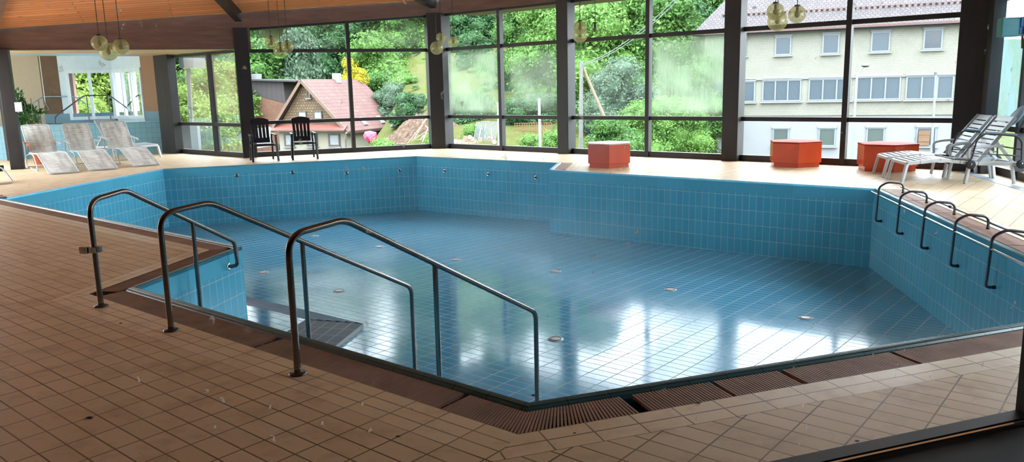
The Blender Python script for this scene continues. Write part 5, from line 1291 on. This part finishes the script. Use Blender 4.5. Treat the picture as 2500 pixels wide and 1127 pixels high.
# ------------------------------------------------------------------ poles, lamps and clutter
def gp(px, py, Y): return AT(px, py, Y)
a = gp(1416, 372, 45); t_ = gp(1419, 148, 45); root = thing('utility_pole', 'grey wooden utility pole with a slanting brace and wires', 'utility pole', at_z(a, -4.8))
wpart(MB().tube([at_z(a, -4.8), V(a.x+.12, a.y, t_.z)], [.14, .10], 10), 'pole', plain('weathered_pole', (150, 150, 146), .8), root)
wpart(MB().tube([gp(1424, 166, 45.1), gp(1492, 325, 43.8)], [.08, .11], 8), 'brace', plain('brown_brace', (140, 122, 92), .8), root)
def wire(p, q, sag, n=10): return [p.lerp(q, k/n)-Z*sag*4*(k/n)*(1-k/n) for k in range(n+1)]
wm_ = MB()
for dy in (0, 3): wm_.tube(wire(gp(1420, 158+dy, 45), gp(1700, -60+dy*4, 38), .6), .02, 5)
wpart(wm_, 'wires', M_['wframe'], root)
root = thing('street_lamp', 'slim grey street lamp with an arched neck before the pale building', 'street lamp', at_z(AT(2078, 390, 42), -4.8)); a = AT(2079, 390, 42); tt = AT(2092, 190, 42)
pts = [at_z(a, -4.8), V(tt.x, tt.y, tt.z), AT(2096, 178, 42), AT(2103, 168, 42), AT(2110, 163, 42)]
wpart(MB().tube(pts, [.08, .055, .05, .045, .04], 10), 'pole', M_['wframe'], root); o = AT(2113, 160, 42); m = MB(); m.sphere((0, 0, 0), 1, 14, 8, sc=(.22, .14, .09)); hd_ = m.build('lamp_head', M_['dsteel'], root); hd_.location = o-Vector(root.location)
root = thing('street_lamp', 'straight grey pole before the rightmost windows of the pale building', 'pole', at_z(AT(2276, 380, 40), -4.8)); a = AT(2275, 380, 40); tt = AT(2285, 182, 40)
wpart(MB().tube([at_z(a, -4.8), tt], [.075, .05], 10), 'pole', M_['wframe'], root); wpart(MB().tube([tt, tt+Z*.12], .08, 10), 'cap', M_['dsteel'], root)
def post(q0, q1, Y, label):
    a = AT(q0[0], q0[1], Y); b_ = AT(q1[0], q1[1], Y); tag(MB().tube([V(0, 0, -1.0), b_-a], .065, 8).build('white_post', M_['plasterw'], loc=a), label, 'post')
post((1319, 360), (1316, 240), 38, 'white post standing before the orange lattice'); post((1219, 358), (1216, 250), 38, 'white post left of the mullion by the metal frames')
# orange lattice
root = thing('garden_lattice', 'orange garden lattice overgrown with green', 'fence', AT(1302, 330, 57), rad(-12))
m = MB(); W = 1.35; H = 1.0
for k in range(16): m.box((-W+2*W*k/15, 0, .1), (.035, .02, 2*H*.8))
for k in range(10): m.box((0, .02, -.68+1.56*k/9), (2*W, .02, .035))
m.build('slats', plain('orange_lattice_wood', (190, 122, 78), .7), root)
# metal sheets and white frames
root = thing('corrugated_sheet', 'grey corrugated sheet leaning behind a white frame', 'sheet', AT(1182, 335, 54), rad(-10))
m = MB()
for k in range(16): m.bar(V(-.7+1.5*k/15-.1, 0, -.5), V(-.55+1.5*k/15, .4, 1.05), .06, .03)
m.build('panel', M_['wframe'], root)
root = thing('trellis_stand', 'white tubular garden frame in front of the corrugated sheet', 'frame', AT(1180, 338, 52), rad(-10))
MB().tube([V(-.4, 0, -.3), V(-.15, 0, .65), V(.55, 0, .65), V(.6, 0, -.3)], .03, 6).build('tube', M_['plasterw'], root); MB().tube([V(.1, 0, .0), V(.18, 0, 1.1)], .03, 6).build('post', M_['plasterw'], root); MB().tube([V(-.1, 0, 1.1), V(.45, 0, 1.1)], .03, 6).build('cross_tube', M_['plasterw'], root)
# sawn log rounds
M_['log'] = plain('sawn_wood', (186, 160, 138), .8, var=.2, nsc=3)
lg = [(1113, 346), (1122, 347), (1131, 345), (1136, 338), (1143, 344), (1147, 336), (1153, 340), (1158, 345), (1172, 341), (1195, 340), (1207, 348), (1139, 348), (1150, 347)]
for i, (x, y) in enumerate(lg):
    Yl = 49; p = AT(x, y, Yl); Rr = Matrix.Rotation(rad(70+7*(i % 5)), 3, 'X') @ Matrix.Rotation(rad(10*i), 3, 'Z'); m = MB(); m.lathe([(0, -.14), (.15, -.14), (.155, 0), (.15, .14), (0, .14)], n=12, R=Rr, smooth=False); tag(m.build('log_round', M_['log'], loc=p), 'short sawn log round in the pile seen low through the window', 'log', 'sawn log rounds in the garden')
# rubble mound and boards
m = MB(); cen = AT(1045, 330, 60); nx_ = 54; vs = []; fs = []; rb = random.Random(9)
for j in range(nx_+1):
    for i in range(nx_+1):
        x = -3.4+6.8*i/nx_; y = -3+6*j/nx_; r_ = math.hypot(x/3.4, y/3.0); z = 2.2*max(0, 1-r_**1.3)*(1+.25*math.sin(x*2.1+y)*math.cos(x*1.3-y*2))+rb.uniform(-.15, .2)*(r_ < 1); vs.append((cen.x+x, cen.y+y, -2.2+z))
for j in range(nx_):
    for i in range(nx_): k = j*(nx_+1)+i; fs.append((k, k+1, k+nx_+2, k+nx_+1))
m.shared(vs, fs); mr = Mat('rubble_earth'); mr.set(mr.ramp(mr.noise(2.4, 7, rough=.8), [(.3, lin((70, 52, 40))), (.5, lin((130, 100, 78))), (.7, lin((176, 150, 124)))]), .95)
tag(m.build('rubble_mound', mr.mat), 'mound of brown rubble and earth beside the second column', 'rubble', None, 'stuff')
bd = [((995, 350), (1062, 264)), ((1004, 345), (1078, 296)), ((1012, 338), (1040, 290)), ((1030, 350), (1045, 312)), ((985, 338), (1075, 345)), ((1048, 345), (1056, 300)), ((1018, 352), (1035, 330)), ((1068, 300), (1052, 345)), ((1055, 318), (1030, 302)), ((1026, 300), (1048, 312)), ((1060, 290), (1072, 312)), ((1010, 318), (1030, 330))]
for i, (q0, q1) in enumerate(bd):
    Yb = 54+.2*i; a = AT(q0[0], q0[1], Yb); c_ = AT(q1[0], q1[1], Yb+.8); m = MB(); m.bar(V(0, 0, 0), c_-a, .10, .04); tag(m.build('timber_board', M_['log'], loc=a), 'pale timber board lying askew on the rubble heap', 'board', 'timber boards on the rubble heap')
# pink parasol
root = thing('parasol', 'folded bright pink parasol in front of the gable house', 'parasol', AT(905, 335, 52)); m = MB(); m.lathe([(.02, .5), (.35, .25), (.52, -.05), (.42, -.28), (.0, -.15)], n=10, R=Matrix.Rotation(.9, 3, 'Y'), smooth=False); m.build('canopy', plain('pink_fabric', (226, 54, 110), .6), root); MB().tube([V(0, 0, -.1), V(.2, 0, -1.2)], .03, 6).build('pole', M_['wframe'], root)
# stone garden wall
m = MB(); rs_ = random.Random(4); a = AT(1284, 246, 66); c_ = AT(1345, 246, 66)
for r_ in range(3):
    x = 0
    while x < (c_-a).length: w_ = rs_.uniform(.3, .55); m.box((a.x+x+w_/2, a.y, a.z+.22*r_), (w_-.03, .5, .2)); x += w_
tag(m.build('stone_wall', plain('garden_stone', (150, 146, 136), .9, var=.25), None), 'low grey stone garden wall on the slope behind the misted pane', 'wall')
# ------------------------------------------------------------------ light
w = bpy.data.worlds.new('world'); SC.world = w; w.use_nodes = True; nt = w.node_tree; bg = nt.nodes['Background']
# overcast sky: three times brighter overhead than at the horizon
tc = nt.nodes.new('ShaderNodeTexCoord'); sx = nt.nodes.new('ShaderNodeSeparateXYZ'); nt.links.new(tc.outputs['Generated'], sx.inputs[0])
mr = nt.nodes.new('ShaderNodeMapRange'); nt.links.new(sx.outputs[2], mr.inputs[0]); mr.inputs[1].default_value = 0; mr.inputs[2].default_value = 1; mr.inputs[3].default_value = 4.2; mr.inputs[4].default_value = 8.6
bg.inputs[0].default_value = (.84, .92, 1.0, 1); nt.links.new(mr.outputs[0], bg.inputs[1])
sd_ = bpy.data.lights.new('sun', 'SUN'); sd_.energy = 1.2; sd_.angle = rad(3); sd_.color = (1, .96, .9); so = bpy.data.objects.new('sun', sd_); COL.objects.link(so)
sdir = Vector((-.55, .72, -1.7)).normalized(); so.rotation_euler = sdir.to_track_quat('-Z', 'Y').to_euler()
SC.view_settings.view_transform = 'Standard'; SC.view_settings.look = 'None'; SC.view_settings.gamma = 1; SC.view_settings.exposure = 1.28
SC.view_settings.use_curve_mapping = False
SC.render.engine = 'CYCLES'
try:
    SC.cycles.max_bounces = 10; SC.cycles.diffuse_bounces = 6; SC.cycles.transparent_max_bounces = 24; SC.cycles.glossy_bounces = 4
except Exception: pass
